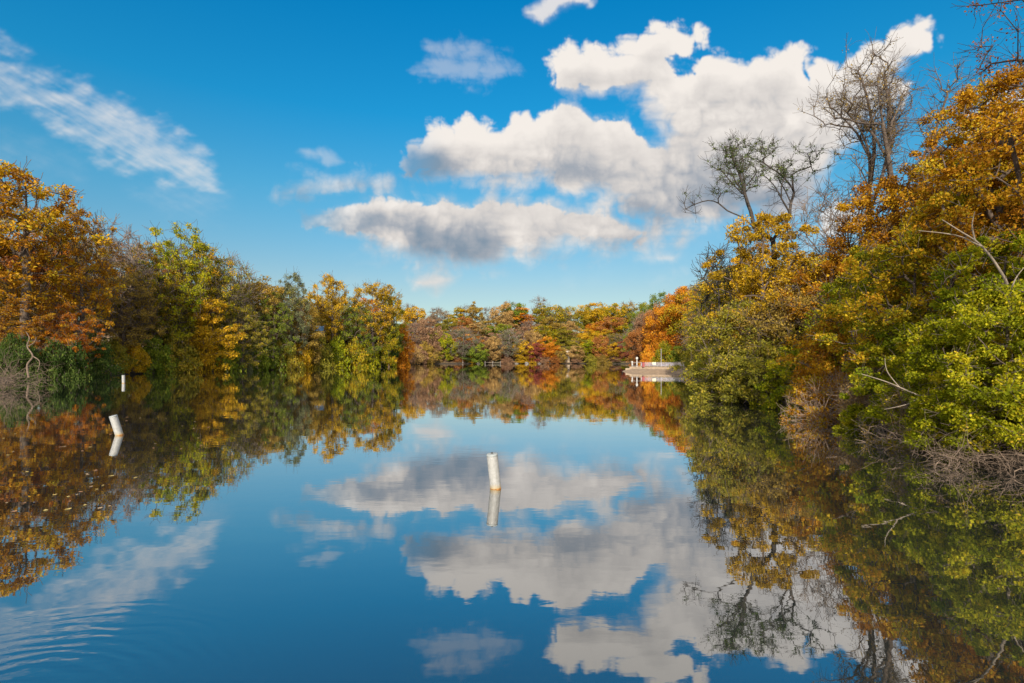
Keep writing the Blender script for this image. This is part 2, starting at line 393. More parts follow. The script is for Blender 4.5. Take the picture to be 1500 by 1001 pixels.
def make_sky_image():
    Wd, Hd = 2600, 900
    azm, elm = R(88), R(62)
    A, E = np.meshgrid(np.linspace(-azm, azm, Wd), np.linspace(R(-1), elm, Hd))
    ca = np.maximum(np.cos(A), .04)
    px = 750+F*np.tan(A); px = np.clip(px, -9000, 10500); py = H0-F*np.tan(E)/ca
    den = np.zeros_like(A); alpha = np.zeros_like(A); saved = []
    n1 = fbm(px/70, py/60, 11, 6)-.5; n2 = billow(px/40+n1*1.0, py/34, 31, 6, .56)-.40
    for poly, soft, rough, op in CLOUDS:
        pl = np.array(poly, float); x0, y0 = pl.min(0)-60; x1, y1 = pl.max(0)+60
        k = (px > x0) & (px < x1) & (py > y0) & (py < y1)
        if not k.any(): continue
        d = -sdist(np.stack([px[k], py[k]], 1), pl)        # positive inside
        # crisp, heaped upper edges and soft ragged bases
        f = d+5+n2[k]*rough*1.7+n1[k]*rough*1.6
        a = ss(f, -soft*.5, soft*1.5)*op
        if soft < 25: den[k] = np.maximum(den[k], np.clip(f/45, 0, 1.4)*op)
        saved.append((k, f, soft, op))
    # streaks of thin high cloud on the left
    th = R(28); u = px*math.cos(th)+py*math.sin(th); v = -px*math.sin(th)+py*math.cos(th)
    st = fbm(u/60+3, v/9, 77, 5, .6); st2 = fbm(px/30, py/16, 78, 5)
    for poly, soft, op in CIRRUS:
        pl = np.array(poly, float); k = (px > pl[:,0].min()-80) & (px < pl[:,0].max()+80) & (py > pl[:,1].min()-80) & (py < pl[:,1].max()+80)
        d = -sdist(np.stack([px[k], py[k]], 1), pl)+(st2[k]-.5)*40
        a = ss(d, -soft, soft*2)*np.clip(.15+1.9*(st[k]*.55+st2[k]*.45-.28), 0, 1)*op
        alpha[k] = np.maximum(alpha[k], a); den[k] = np.maximum(den[k], a*.18)
    # general fair-weather cloud outside the photographed part of the sky
    o = ss(np.abs(A), R(50), R(60)); g = fbm(A*9, E*22, 5, 6); a = ss(g, .55, .68)*o*ss(E, R(4), R(10))
    alpha = np.maximum(alpha, a); den = np.maximum(den, ss(g, .55, .8)*o)
    # light comes from the upper left: shade by the cloud lying between each point and the sun
    occ = np.zeros_like(den); wsum = 0; rj = np.random.default_rng(3)
    db = den.copy()
    for _ in range(3): db = (db+np.roll(db, 3, 1)+np.roll(db, -3, 1)+np.roll(db, 2, 0)+np.roll(db, -2, 0))/5
    for i in range(1, 40):
        dy = max(1, int(i*1.7)); dx = int(i*rj.uniform(-1.5, .9)); w = math.exp(-i/24)
        sh = np.zeros_like(den); sh[:-dy,:] = db[dy:,:]; sh = np.roll(sh, dx, 1)
        occ += sh*w; wsum += w
    occ /= wsum
    # ragged soft bases: where cloud lies above, the edge fades over a longer distance
    base = ss(occ-den*.7, .02, .22)
    fade = np.ones_like(A)
    for cx, cy, rx, ry, am in [(450,322,60,50,.7),(590,240,40,40,.45),(1010,350,30,20,.3)]:
        fade = fade*(1-am*np.exp(-(((px-cx)/rx)**2+((py-cy)/ry)**2))*(1+n1*1.5))
    keep = 1-alpha
    for k, f, soft, op in saved:
        a2 = ss(f, -soft*.5, soft*(1.4+4.0*base[k]))*op
        if op > .9: a2 = a2*fade[k]
        keep[k] *= 1-a2
    alpha = 1-keep
    puff = billow(px/24+n1*2, py/19, 91, 5, .55)-.40
    shade = np.zeros_like(den)
    for cx, cy, rx, ry, am in [(490,322,110,44,.9),(605,242,46,30,.6),(500,272,110,26,.8),(1060,300,120,36,.45),(930,318,60,24,.35),(700,380,160,18,.4),(560,338,130,36,.5),(670,356,130,24,.34),(700,243,120,20,.42),(620,236,60,18,.35),(860,360,110,20,.45),(985,245,60,50,.16),(950,305,60,22,.30),(1110,275,90,30,.12),(840,258,60,14,.30),(480,325,60,26,.4),(900,120,60,10,.12),(1180,270,60,40,.12),(640,432,50,8,.3)]:
        shade += am*np.exp(-(((px-cx)/rx)**2+((py-cy)/ry)**2))
    lit = np.clip(1.09-.24*ss(occ, .02, .5)-.10*occ-shade*.62*(1+n1*2.4)+(n2*.34+puff*.22)*(.35+1.0*np.clip(occ+shade, 0, 1))-n1*.5*np.clip(occ, 0, .6), .0, 1.1)
    lit = np.where(den < .22, lit*.93+.03, lit)
    edge = np.clip(alpha*1.0, 0, 1)
    img = np.zeros((Hd, Wd, 4), np.float32)
    img[..., 0] = np.clip(lit, 0, 1); img[..., 1] = np.clip(edge, 0, 1); img[..., 2] = np.clip(den, 0, 1); img[..., 3] = 1
    im = bpy.data.images.new('cloud_cover', Wd, Hd, alpha=False, float_buffer=True)
    im.colorspace_settings.name = 'Non-Color'
    im.pixels.foreach_set(img.ravel()); im.update(); im.pack()
    return im, azm, elm
def make_world():
    im, azm, elm = make_sky_image()
    w = bpy.data.worlds.new('World'); sc.world = w; w.use_nodes = True; t = w.node_tree
    for n in list(t.nodes): t.nodes.remove(n)
    sky = N(t, 'ShaderNodeTexSky', sky_type='NISHITA', sun_disc=False)
    sky.sun_elevation = R(SUN_EL); sky.sun_rotation = math.atan2(SUN_DIR[0], SUN_DIR[1]) % (2*math.pi)
    sky.altitude = 100; sky.air_density = 1.0; sky.dust_density = .6; sky.ozone_density = 3.0
    tc = N(t, 'ShaderNodeTexCoord'); sp = N(t, 'ShaderNodeSeparateXYZ'); t.links.new(tc.outputs['Generated'], sp.inputs[0])
    az = mathn(t, 'ARCTAN2', sp.outputs[0], sp.outputs[1]); el = mathn(t, 'ARCSINE', sp.outputs[2])
    cu = mathn(t, 'ADD', mathn(t, 'MULTIPLY', az, .5/azm), .5)
    cv = mathn(t, 'DIVIDE', mathn(t, 'ADD', el, R(1)), elm+R(1))
    cb = N(t, 'ShaderNodeCombineXYZ'); t.links.new(cu, cb.inputs[0]); t.links.new(cv, cb.inputs[1])
    ti = N(t, 'ShaderNodeTexImage', image=im, extension='CLIP', interpolation='Cubic'); t.links.new(cb.outputs[0], ti.inputs[0])
    s3 = N(t, 'ShaderNodeSeparateColor'); t.links.new(ti.outputs[0], s3.inputs[0])
    g = mathn(t, 'MULTIPLY', sp.outputs[2], 1.0, True)
    tint = ramp(t, g, SKYTINT)
    base = mixc(t, 1.0, sky.outputs[0], tint, 'MULTIPLY')
    ccol = ramp(t, s3.outputs[0], CLOUDRAMP)
    cl = mixc(t, 1.0, ccol, (CLOUDGAIN,)*3, 'MULTIPLY')
    col = mixc(t, s3.outputs[1], base, cl)
    # broken bright cloud, unseen overhead and behind the camera, added for fill light
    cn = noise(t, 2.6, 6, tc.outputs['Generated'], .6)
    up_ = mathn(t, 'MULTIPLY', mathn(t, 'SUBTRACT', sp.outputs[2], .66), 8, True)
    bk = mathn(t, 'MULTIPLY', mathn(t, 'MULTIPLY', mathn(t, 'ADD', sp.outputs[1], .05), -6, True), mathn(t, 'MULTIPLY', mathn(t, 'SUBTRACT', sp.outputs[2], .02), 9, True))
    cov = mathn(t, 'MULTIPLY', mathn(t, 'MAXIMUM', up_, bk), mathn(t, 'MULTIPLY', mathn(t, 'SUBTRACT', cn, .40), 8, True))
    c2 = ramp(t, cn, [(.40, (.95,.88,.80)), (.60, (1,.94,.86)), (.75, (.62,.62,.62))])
    col = mixc(t, cov, col, mixc(t, 1.0, c2, (FILLCLOUD,)*3, 'MULTIPLY'))
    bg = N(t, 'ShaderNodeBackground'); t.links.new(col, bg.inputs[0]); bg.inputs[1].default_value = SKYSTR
    o = N(t, 'ShaderNodeOutputWorld'); t.links.new(bg.outputs[0], o.inputs[0])
SKYSTR = .15
FILLCLOUD = 6.3
SKYTINT = [(0, (.38,.345,.30)), (.12, (.35,.36,.32)), (.16, (.30,.375,.35)), (.28, (.16,.44,.45)), (.40, (.04,.455,.54)), (.55, (.008,.445,.59))]
CLOUDRAMP = [(0.0, (.25,.33,.42)), (.35, (.42,.45,.50)), (.7, (.74,.70,.67)), (1, (.97,.91,.85))]
CLOUDGAIN = 3.25
EXPOSURE = 0.95
SUNSTR = 4.4
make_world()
sun = bpy.data.lights.new('sun', 'SUN'); sun.energy = SUNSTR; sun.angle = R(.5); sun.color = (1, .9, .76)
so = bpy.data.objects.new('sun', sun); C.objects.link(so)
h = math.cos(R(SUN_EL)); sv = Vector((SUN_DIR[0]*h, SUN_DIR[1]*h, math.sin(R(SUN_EL))))
so.rotation_euler = (-sv).to_track_quat('-Z', 'Y').to_euler(); so.location = sv*80
cam = bpy.data.cameras.new('camera'); co = bpy.data.objects.new('camera', cam); C.objects.link(co)
cam.sensor_width = 36; cam.lens = 36*F/1500; cam.shift_y = (H0-500.5)/1500; cam.clip_end = 9000; cam.clip_start = .1
co.location = (0, 0, EYE); co.rotation_euler = (R(90), 0, 0)
sc.camera = co
sc.view_settings.view_transform = 'Standard'; sc.view_settings.look = 'None'; sc.view_settings.exposure = EXPOSURE; sc.view_settings.gamma = 1
sc.render.engine = 'CYCLES'
sc.cycles.max_bounces = 6; sc.cycles.diffuse_bounces = 4; sc.cycles.glossy_bounces = 3; sc.cycles.transmission_bounces = 3

# ------------------------------------------------------------------ ground and water
def steps(a, b, s): return list(np.arange(a, b, s))
def make_ground():
    xs = steps(-2600, -400, 200)+steps(-400, -110, 14)+steps(-110, 8, 2.2)+steps(8, 34, .7)+steps(34, 110, 2.4)+steps(110, 400, 14)+steps(400, 2601, 200)
    ys = steps(-600, -60, 60)+steps(-60, -12, 4)+steps(-12, 50, .8)+steps(50, 300, 2.0)+steps(300, 500, 12)+steps(500, 4000, 250)
    X, Y = np.meshgrid(xs, ys); nx, ny = len(xs), len(ys)
    Z = gheight(X.ravel(), Y.ravel())
    V = np.stack([X.ravel(), Y.ravel(), Z], 1)
    i, j = np.meshgrid(np.arange(nx-1), np.arange(ny-1)); a = (j*nx+i).ravel()
    Q = np.stack([a, a+1, a+nx+1, a+nx], 1)
    me = mesh_np('ground', V, Q, smooth=True)
    m = bpy.data.materials.new('leaf_litter_soil'); t = nt(m)
    tc = N(t, 'ShaderNodeTexCoord'); f = noise(t, 1.6, 9, tc.outputs['Object'], .7); g = noise(t, .12, 4, tc.outputs['Object'])
    c1 = ramp(t, f, [(.3, (.022,.016,.011)), (.5, (.07,.045,.022)), (.62, (.15,.085,.03)), (.78, (.22,.13,.04))])
    c2 = ramp(t, f, [(.3, (.02,.028,.01)), (.6, (.07,.085,.02)), (.8, (.13,.13,.03))])
    col = mixc(t, mathn(t, 'MULTIPLY', mathn(t, 'SUBTRACT', g, .48), 6, True), c1, c2)
    # wet dark soil just above the water line
    ge = N(t, 'ShaderNodeNewGeometry'); sz = N(t, 'ShaderNodeSeparateXYZ'); t.links.new(ge.outputs['Position'], sz.inputs[0])
    wet = mathn(t, 'MULTIPLY', mathn(t, 'SUBTRACT', sz.outputs[2], .15), 2.5, True)
    col = mixc(t, wet, (.02, .015, .011), col)
    # sand round the promenade
    ex = mathn(t, 'DIVIDE', mathn(t, 'SUBTRACT', sz.outputs[0], 31), 12); ey = mathn(t, 'DIVIDE', mathn(t, 'SUBTRACT', sz.outputs[1], 108), 7.5)
    el = mathn(t, 'ADD', mathn(t, 'MULTIPLY', ex, ex), mathn(t, 'MULTIPLY', ey, ey))
    sm = mathn(t, 'MULTIPLY', mathn(t, 'SUBTRACT', mathn(t, 'ADD', 1.15, mathn(t, 'MULTIPLY', mathn(t, 'SUBTRACT', g, .5), 1.5)), el), 4, True)
    col = mixc(t, sm, col, ramp(t, f, [(.3, (.13,.09,.055)), (.7, (.21,.145,.095))]))
    b = N(t, 'ShaderNodeBsdfPrincipled'); setin(b, Roughness=.95); t.links.new(col, b.inputs['Base Color'])
    bp = N(t, 'ShaderNodeBump'); setin(bp, Strength=.7, Distance=.2); t.links.new(f, bp.inputs['Height']); t.links.new(bp.outputs[0], b.inputs['Normal'])
    o = N(t, 'ShaderNodeOutputMaterial'); t.links.new(b.outputs[0], o.inputs[0])
    tag(link('ground', me, m), 'leaf strewn brown soil of the lake banks and wooded hills', 'ground', kind='structure')
make_ground()
def make_water():
    m = bpy.data.materials.new('lake_water'); t = nt(m)
    ge = N(t, 'ShaderNodeNewGeometry'); pos = ge.outputs['Position']
    def mapped(sx, sy):
        mp = N(t, 'ShaderNodeMapping'); mp.inputs['Scale'].default_value = (sx, sy, 1); t.links.new(pos, mp.inputs[0]); return mp.outputs[0]
    n1 = noise(t, 1.0, 3, mapped(.5, 1.0)); n2 = noise(t, 1.0, 2, mapped(3.5, 7)); n3 = noise(t, 1.0, 2, mapped(.06, .12))
    patch = mathn(t, 'MULTIPLY', mathn(t, 'SUBTRACT', n3, .38), 3, True)
    hgt = mathn(t, 'ADD', mathn(t, 'MULTIPLY', n1, .0025), mathn(t, 'MULTIPLY', mathn(t, 'MULTIPLY', n2, patch), .0006))
    # ring ripples spreading at the near left
    sp = N(t, 'ShaderNodeSeparateXYZ'); t.links.new(pos, sp.inputs[0])
    dx = mathn(t, 'SUBTRACT', sp.outputs[0], RC[0]); dy = mathn(t, 'SUBTRACT', sp.outputs[1], RC[1])
    rr = mathn(t, 'SQRT', mathn(t, 'ADD', mathn(t, 'MULTIPLY', dx, dx), mathn(t, 'MULTIPLY', dy, dy)))
    rw = mathn(t, 'ADD', rr, mathn(t, 'MULTIPLY', mathn(t, 'SUBTRACT', n1, .5), .75))
    wv = mathn(t, 'SINE', mathn(t, 'MULTIPLY', rw, 2*math.pi/.19))
    fa = mathn(t, 'MULTIPLY', mathn(t, 'MULTIPLY', mathn(t, 'SUBTRACT', rr, .55), 2.0, True), mathn(t, 'SUBTRACT', 1, mathn(t, 'DIVIDE', rr, 2.7), True))
    hgt = mathn(t, 'ADD', hgt, mathn(t, 'MULTIPLY', mathn(t, 'MULTIPLY', wv, mathn(t, 'MULTIPLY', fa, mathn(t, 'MULTIPLY', mathn(t, 'SUBTRACT', n2, .25), 1.6, True))), .0026))
    bp = N(t, 'ShaderNodeBump'); setin(bp, Strength=1.0, Distance=1.0); t.links.new(hgt, bp.inputs['Height'])
    dt = N(t, 'ShaderNodeVectorMath', operation='DOT_PRODUCT'); t.links.new(ge.outputs['Incoming'], dt.inputs[0]); t.links.new(ge.outputs['Normal'], dt.inputs[1])
    c = mathn(t, 'ABSOLUTE', dt.outputs['Value'])
    refl = mathn(t, 'ADD', mathn(t, 'MULTIPLY', mathn(t, 'POWER', mathn(t, 'SUBTRACT', 1, c, True), WPOW), 1-WF0), WF0, True)
    gl = N(t, 'ShaderNodeBsdfGlossy'); setin(gl, Roughness=.012); gl.inputs[0].default_value = (1, 1, 1, 1); t.links.new(bp.outputs[0], gl.inputs['Normal'])
    df = N(t, 'ShaderNodeBsdfDiffuse'); df.inputs[0].default_value = (.010, .014, .014, 1)
    mx = N(t, 'ShaderNodeMixShader'); t.links.new(refl, mx.inputs[0]); t.links.new(df.outputs[0], mx.inputs[1]); t.links.new(gl.outputs[0], mx.inputs[2])
    o = N(t, 'ShaderNodeOutputMaterial'); t.links.new(mx.outputs[0], o.inputs[0])
    me = mesh_np('water', [(-130,-40,0),(130,-40,0),(130,300,0),(-130,300,0)], [[0,1,2,3]])
    tag(link('water', me, m), 'calm lake mirroring sky, clouds and autumn trees', 'water', kind='structure')
RC = (-4.5, 4.3); WPOW = 2.0; WF0 = .12
make_water()

# ------------------------------------------------------------------ marker buoys
def mat_buoy():
    m = bpy.data.materials.new('weathered_white_plastic'); t = nt(m)
    tc = N(t, 'ShaderNodeTexCoord'); sp = N(t, 'ShaderNodeSeparateXYZ'); t.links.new(tc.outputs['Object'], sp.inputs[0])
    f = noise(t, 9, 6, tc.outputs['Object'], .65)
    mp = N(t, 'ShaderNodeMapping'); mp.inputs['Scale'].default_value = (30, 30, 2.5); t.links.new(tc.outputs['Object'], mp.inputs[0])
    st = noise(t, 1, 4, mp.outputs[0])
    base = ramp(t, f, [(.3, (.18,.18,.17)), (.6, (.25,.25,.245))])
    base = mixc(t, mathn(t, 'MULTIPLY', mathn(t, 'SUBTRACT', st, .56), 3, True), base, (.14, .13, .10))
    zz = mathn(t, 'ADD', sp.outputs[2], mathn(t, 'MULTIPLY', mathn(t, 'SUBTRACT', f, .5), .12))
    lo = mathn(t, 'SUBTRACT', 1, mathn(t, 'MULTIPLY', mathn(t, 'SUBTRACT', zz, .03), 9), True)
    col = mixc(t, mathn(t, 'MULTIPLY', lo, .8), base, (.26, .19, .08))
    b = N(t, 'ShaderNodeBsdfPrincipled'); setin(b, Roughness=.5); t.links.new(col, b.inputs['Base Color'])
    o = N(t, 'ShaderNodeOutputMaterial'); t.links.new(b.outputs[0], o.inputs[0]); return m
BUOY = mat_buoy(); ALGAE = mat_simple('rusty_algae', (.22, .10, .02), .7, .5, 14); CAPM = mat_simple('dark_rubber', (.03, .03, .03), .6, .3, 9)
RIM = mat_simple('grey_white_plastic', (.20, .215, .215), .5, .12, 9)
def buoy(px, D, ytop, lean, label, rad):
    x = wx(px, D); h = wz(ytop, D)
    t = thing('marker_buoy', label, 'buoy', (x, D, 0), 'tube marker buoys on the lake')
    t.rotation_euler = (R(4), -R(lean), R(20))
    MB().lathe([(rad*.98, -.35), (rad, -.1), (rad, h-.06), (rad*.985, h-.03)], 40, cap=False).build('tube', BUOY, t, True)
    MB().lathe([(rad*.99, h-.032), (rad*1.03, h-.028), (rad*1.03, h-.004), (rad*.9, h+.012), (rad*.45, h+.016), (rad*.02, h+.016)], 40, cap=False).build('cap', RIM, t, True)
    MB().lathe([(rad*.2, h+.015), (rad*.2, h+.04), (rad*.12, h+.045), (rad*.01, h+.045)], 16, cap=False).build('plug', CAPM, t, True)
    MB().lathe([(rad*1.004, -.06), (rad*1.02, -.03), (rad*1.02, .022), (rad*1.004, .03)], 40, cap=False).build('waterline_stain', ALGAE, t, True)
buoy(726, 12.45, 664, 7.5, 'white tube buoy nearest the middle of the lake, leaning slightly left among reflected clouds', .125)
buoy(175, 20.9, 608, 14, 'bluish white tube buoy leaning left amid reflected trees at the left', .135)
buoy(181, 62, 550, 0, 'tiny distant white buoy upright by the left bank', .16)

# ------------------------------------------------------------------ tree kinds
def T(seed, H, W, **kw): return (make_tree(seed, H, W, **kw), (H, W))
MID = {
 'round': [T(s, 16, 12, shape='round', cb=.16, nclump=140, nleaf=24000, leaf=.27, clump=.115, br=.26, sides=4, twig_per=3, twig_len=1.3, hgrad=.25) for s in (1, 2, 3)],
 'oval': [T(s, 18, 9, shape='oval', cb=.12, nclump=130, nleaf=19000, leaf=.25, clump=.12, br=.24, sides=4, twig_per=3, twig_len=1.2, hgrad=.3) for s in (4, 5)],
 'open': [T(s, 20, 13, shape='spread', cb=.36, nclump=130, nleaf=14000, leaf=.25, clump=.07, br=.36, sides=5, twig_per=5, twig_len=1.6, wig=.18) for s in (6, 7)],
 'airy': [T(s, 19, 12, shape='oval', cb=.16, nclump=230, nleaf=20000, leaf=.21, clump=.062, br=.27, sides=4, asc=.35, pen=1.3, up=.45, twig_per=4, twig_len=1.5, tipr=.018) for s in (14, 15, 16)],
 'thin': [T(s, 18, 10, shape='oval', cb=.2, nclump=170, nleaf=6500, leaf=.21, clump=.09, br=.22, sides=4, asc=.5, pen=1.6, up=.5, twig_per=8, twig_len=1.6, tipr=.022) for s in (8, 9)],
 'bare': [T(s, 18, 9, shape='oval', cb=.25, nclump=150, nleaf=900, leaf=.18, clump=.08, br=.2, sides=4, asc=.6, pen=1.8, up=.6, twig_per=9, twig_len=1.5, tipr=.022) for s in (10, 11)],
 'column': [T(12, 14, 5, shape='column', cb=.04, nclump=90, nleaf=9000, leaf=.3, clump=.2, br=.18, sides=4, twig_per=2)],
 'conifer': [T(13, 16, 6, shape='cone', cb=.08, nclump=130, nleaf=11000, leaf=.26, clump=.11, br=.2, sides=4, twig_per=2, lead=.97)],
}
SHR = [T(s, 4, 6, shape='shrub', cb=.02, nclump=80, nleaf=8500, leaf=.2, clump=.13, br=.09, sides=3, seg=.4, twig_per=3, twig_len=.6, stems=5, tipr=.01, lead=.5) for s in (20, 21, 22)]
SHRTHIN = [T(s, 4, 6, shape='shrub', cb=.05, nclump=110, nleaf=900, leaf=.16, clump=.12, br=.09, sides=3, seg=.4, twig_per=9, twig_len=.9, stems=7, tipr=.012, lead=.4) for s in (23,)]
FAR = {
 'round': [T(s, 13, 11, shape='round', cb=.10, nclump=90, nleaf=8000, leaf=.40, clump=.12, br=.22, sides=3, seg=1.4, twig_per=2, twig_len=1.2, hgrad=.25) for s in (30, 31, 32)],
 'oval': [T(s, 15, 8, shape='oval', cb=.06, nclump=70, nleaf=6500, leaf=.38, clump=.14, br=.2, sides=3, seg=1.4, twig_per=2, twig_len=1.2, hgrad=.25) for s in (33, 34)],
 'thin': [T(35, 15, 9, shape='round', cb=.2, nclump=110, nleaf=3000, leaf=.30, clump=.10, br=.24, sides=3, seg=1.2, twig_per=7, twig_len=1.8, tipr=.035)],
 'bare': [T(36, 15, 9, shape='round', cb=.25, nclump=110, nleaf=150, leaf=.3, clump=.1, br=.24, sides=3, seg=1.2, twig_per=8, twig_len=1.9, tipr=.035)],
}
FORMWORD = {'airy': 'loose crowned tree', 'round': 'round crowned tree', 'oval': 'tall oval crowned tree', 'open': 'open crowned tree showing its limbs', 'thin': 'thinly leafed twiggy tree', 'bare': 'bare twiggy tree', 'column': 'narrow upright tree', 'conifer': 'pointed evergreen tree', 'shrub': 'bushy shrub', 'drybush': 'thinning twiggy shrub'}
KIND = {'thin': 'twiggy_tree', 'bare': 'bare_tree', 'conifer': 'evergreen_tree', 'column': 'narrow_tree', 'open': 'open_crowned_tree'}
_cnt = {}
def pick(lib, form):
    L = lib[form]; _cnt[form] = _cnt.get(form, 0)+1; return L[_cnt[form] % len(L)]
def tree(D, px, ytop, w, pal, form, zone, row, lib=MID, bark=None, **kw):
    (ms, pr) = pick(lib, form)
    if form == 'bare': bark = bark or BARK_GREY
    if form == 'thin': bark = bark or BARK_GREY
    return put(KIND.get(form, 'leafy_tree'), 'tree', ms, pr, px, D, ytop, w, pal, form, zone, row, bark=bark, **kw)
def shrub(D, px, ytop, w, pal, zone, row, dry=False, **kw):
    L = SHRTHIN if dry else SHR
    ms, pr = L[int(px+D) % len(L)]
    return put('shrub', 'shrub', ms, pr, px, D, ytop, w, pal, 'drybush' if dry else 'shrub', zone, row, bark=BARK_GREY, **kw)

# ---- left bank: front row, back rows, shrubs at the waterline
LB = 'left'
for a in [
 (74,30,238,205,'ambergold','open'),(72,-75,250,170,'brownolive','open'),(84,118,296,120,'ambergold','airy'),(90,62,330,120,'amber','airy'),
 (98,175,322,105,'pink','bare'),(96,182,380,112,'brownolive','airy'),(104,215,352,90,'goldgreen','airy'),(108,262,318,120,'yellowgreen','airy'),(112,300,352,100,'goldgreen','airy'),
 (106,235,400,90,'olive','airy'),(120,338,372,95,'olive','thin'),(116,352,440,80,'olive','airy'),(128,385,396,75,'brownolive','oval'),(126,398,425,62,'green','airy'),(133,428,396,64,'greygreen','airy'),
 (131,365,440,70,'greygreen','airy'),(138,448,440,60,'brownolive','oval'),(150,486,401,72,'gold','open'),(158,548,410,80,'gold','open'),(162,570,418,48,'goldgreen','oval'),(156,522,440,70,'green','airy'),
 (154,455,455,60,'olive','round'),(168,566,460,50,'dark','round'),(174,590,470,34,'orange','oval'),(76,40,428,110,'ambergold','airy'),(78,105,440,80,'amber','airy'),(84,10,400,120,'brownolive','airy'),(110,310,425,70,'gold','oval')]:
    tree(*a, LB, 'front')
for a in [
 (96,20,290,170,'brownolive','thin'),(100,95,330,130,'brownolive','airy'),(112,150,345,120,'brownolive','thin'),(120,205,350,120,'amber','thin'),(126,260,350,120,'brownolive','airy'),
 (136,330,400,100,'olive','thin'),(150,370,405,90,'brownolive','round'),(152,420,415,90,'olive','round'),(165,460,430,90,'brownolive','round'),(172,505,430,80,'olive','round'),(178,540,432,80,'amber','round'),
 (110,60,360,140,'russet','airy'),(118,130,400,120,'olive','round'),(122,185,400,110,'brownolive','round'),(132,240,400,110,'olive','round'),(142,300,410,100,'olive','round'),(90,-20,330,150,'russet','round')]:
    tree(*a, LB, 'behind')
for a in [
 (74,78,498,60,'dark'),(76,105,500,60,'dark'),(77,65,515,50,'dark'),(83,135,488,70,'dark'),(92,160,490,60,'olive'),(96,195,494,46,'gold'),(99,172,515,46,'yellowgreen'),(100,225,492,62,'green'),(105,262,484,64,'olive'),
 (110,300,470,60,'gold'),(112,282,505,44,'greygreen'),(114,330,482,60,'green'),(118,352,500,44,'greygreen'),(124,380,482,58,'green'),(130,412,488,54,'olive'),(135,438,492,44,'gold'),(142,468,488,46,'olive'),(148,492,494,46,'yellowgreen'),
 (154,520,494,44,'goldgreen'),(158,540,494,40,'bright'),(166,566,500,34,'green'),(172,585,498,32,'orange'),(70,20,482,60,'dark'),(86,112,515,40,'yellowgreen'),(71,48,508,34,'dark')]:
    shrub(*a, LB, 'waterline', sink=.3)

# ---- wooded hill across the lake
rg = np.random.default_rng(8)
FB = 'far'
for k, a in enumerate([ # waterline row
 (236,606,470,40,'pink','thin'),(237,628,462,44,'pink','round'),(236,655,488,34,'yellowgreen','round'),(237,678,478,50,'greygreen','thin'),(236,700,500,34,'green','round'),(238,690,515,34,'dark','round'),
 (240,722,492,40,'tan','round'),(240,745,480,44,'greygreen','thin'),(241,765,496,36,'gold','round'),(241,785,500,36,'wine','round'),(243,808,505,36,'amber','round'),(243,800,490,34,'amber','round'),
 (242,845,505,34,'tan','round'),(242,862,496,34,'yellowgreen','oval'),(241,880,490,34,'russet','round'),(240,897,500,34,'gold','round'),(239,912,498,34,'wine','round'),(238,926,480,40,'pink','thin'),(237,640,500,34,'pink','round'),(238,612,505,30,'brownolive','round'),
 (243,760,515,26,'pink','round'),(243,740,512,28,'wine','round'),(243,775,512,24,'gold','round'),(240,822,507,20,'brownolive','round')]):
    tree(*a, FB, 'waterline', lib=FAR)
rows = [(252, 462, 'lower'), (263, 455, 'middle'), (275, 449, 'upper'), (288, 443, 'skyline')]
palr = ['amber','olive','tan','goldgreen','pink','russet','olive','tan','green','brownolive','yellowgreen','gold','pink','greygreen','tan','amber','goldgreen']
for ri, (D, yt, rn) in enumerate(rows):
    n = 12
    for k in range(n):
        px = 592+(k+.5*(ri % 2))*31+rg.uniform(-7, 7)
        pal = palr[(k*5+ri*3+int(rg.integers(0, 3))) % len(palr)]
        if ri == 3 and px > 840: pal = ['goldgreen', 'gold', 'olive'][k % 3]
        frm = ['round', 'round', 'oval', 'thin', 'round', 'oval'][int(rg.integers(0, 6))]
        y = yt+rg.uniform(-5, 7)+(24-ri*4 if ri < 3 else 0)+(8 if px < 660 else 0)
        tree(D+rg.uniform(-3, 3), px, y, rg.uniform(34, 50), pal, frm, FB, rn, lib=FAR)
for px, yt in ((600,444),(640,449),(680,446),(715,449),(792,433),(745,440),(915,449),(765,452)):
    tree(296, px, yt, 30, 'pink', 'bare', FB, 'skyline', lib=FAR)
for px, yt, w, pal in ((758,440,36,'green'),(742,445,26,'olive'),(812,443,50,'goldgreen'),(870,440,60,'gold'),(900,443,50,'goldgreen'),(835,446,40,'olive')):
    tree(292, px, yt, w, pal, 'round', FB, 'skyline', lib=FAR)

# ---- right bank beyond the promenade and above it
RB = 'rightfar'
for a in [
 (190,968,424,52,'green','round'),(178,938,446,44,'green','oval'),(170,948,455,60,'pink','thin'),(150,950,450,54,'pink','round'),(140,962,440,56,'russet','round'),(132,985,426,70,'orange','round'),
 (126,1005,414,80,'amber','round'),(122,1030,404,90,'goldgreen','round'),(160,1010,418,60,'brownolive','thin'),(136,968,468,50,'orange','round'),(130,990,470,60,'orange','round'),(150,935,478,44,'russet','round')]:
    tree(*a, RB, 'front')
for a in [(124,972,500,36,'goldgreen'),(122,992,506,30,'green'),(121,1008,505,36,'yellowgreen'),(119,1020,500,50,'olive'),(130,950,500,30,'orange'),(112,1020,520,34,'pink')]:
    shrub(*a, RB, 'shore')
RM = 'rightmid'
for a in [
 (104,1050,398,80,'goldgreen','airy'),(88,1035,420,70,'goldgreen','round'),(78,1030,452,70,'brownolive','thin'),(72,1055,410,100,'goldgreen','airy'),(60,1075,380,110,'goldgreen','round'),
 (96,1090,380,100,'ambergold','airy'),(66,1120,350,120,'ambergold','airy'),(64,1180,370,130,'pink','thin')]:
    tree(*a, RM, 'front')
for a in [(80,1030,500,70,'olive'),(70,1045,490,80,'olive'),(60,1055,500,80,'yellowgreen'),(50,1065,480,100,'olive')]:
    shrub(*a, RM, 'shore')

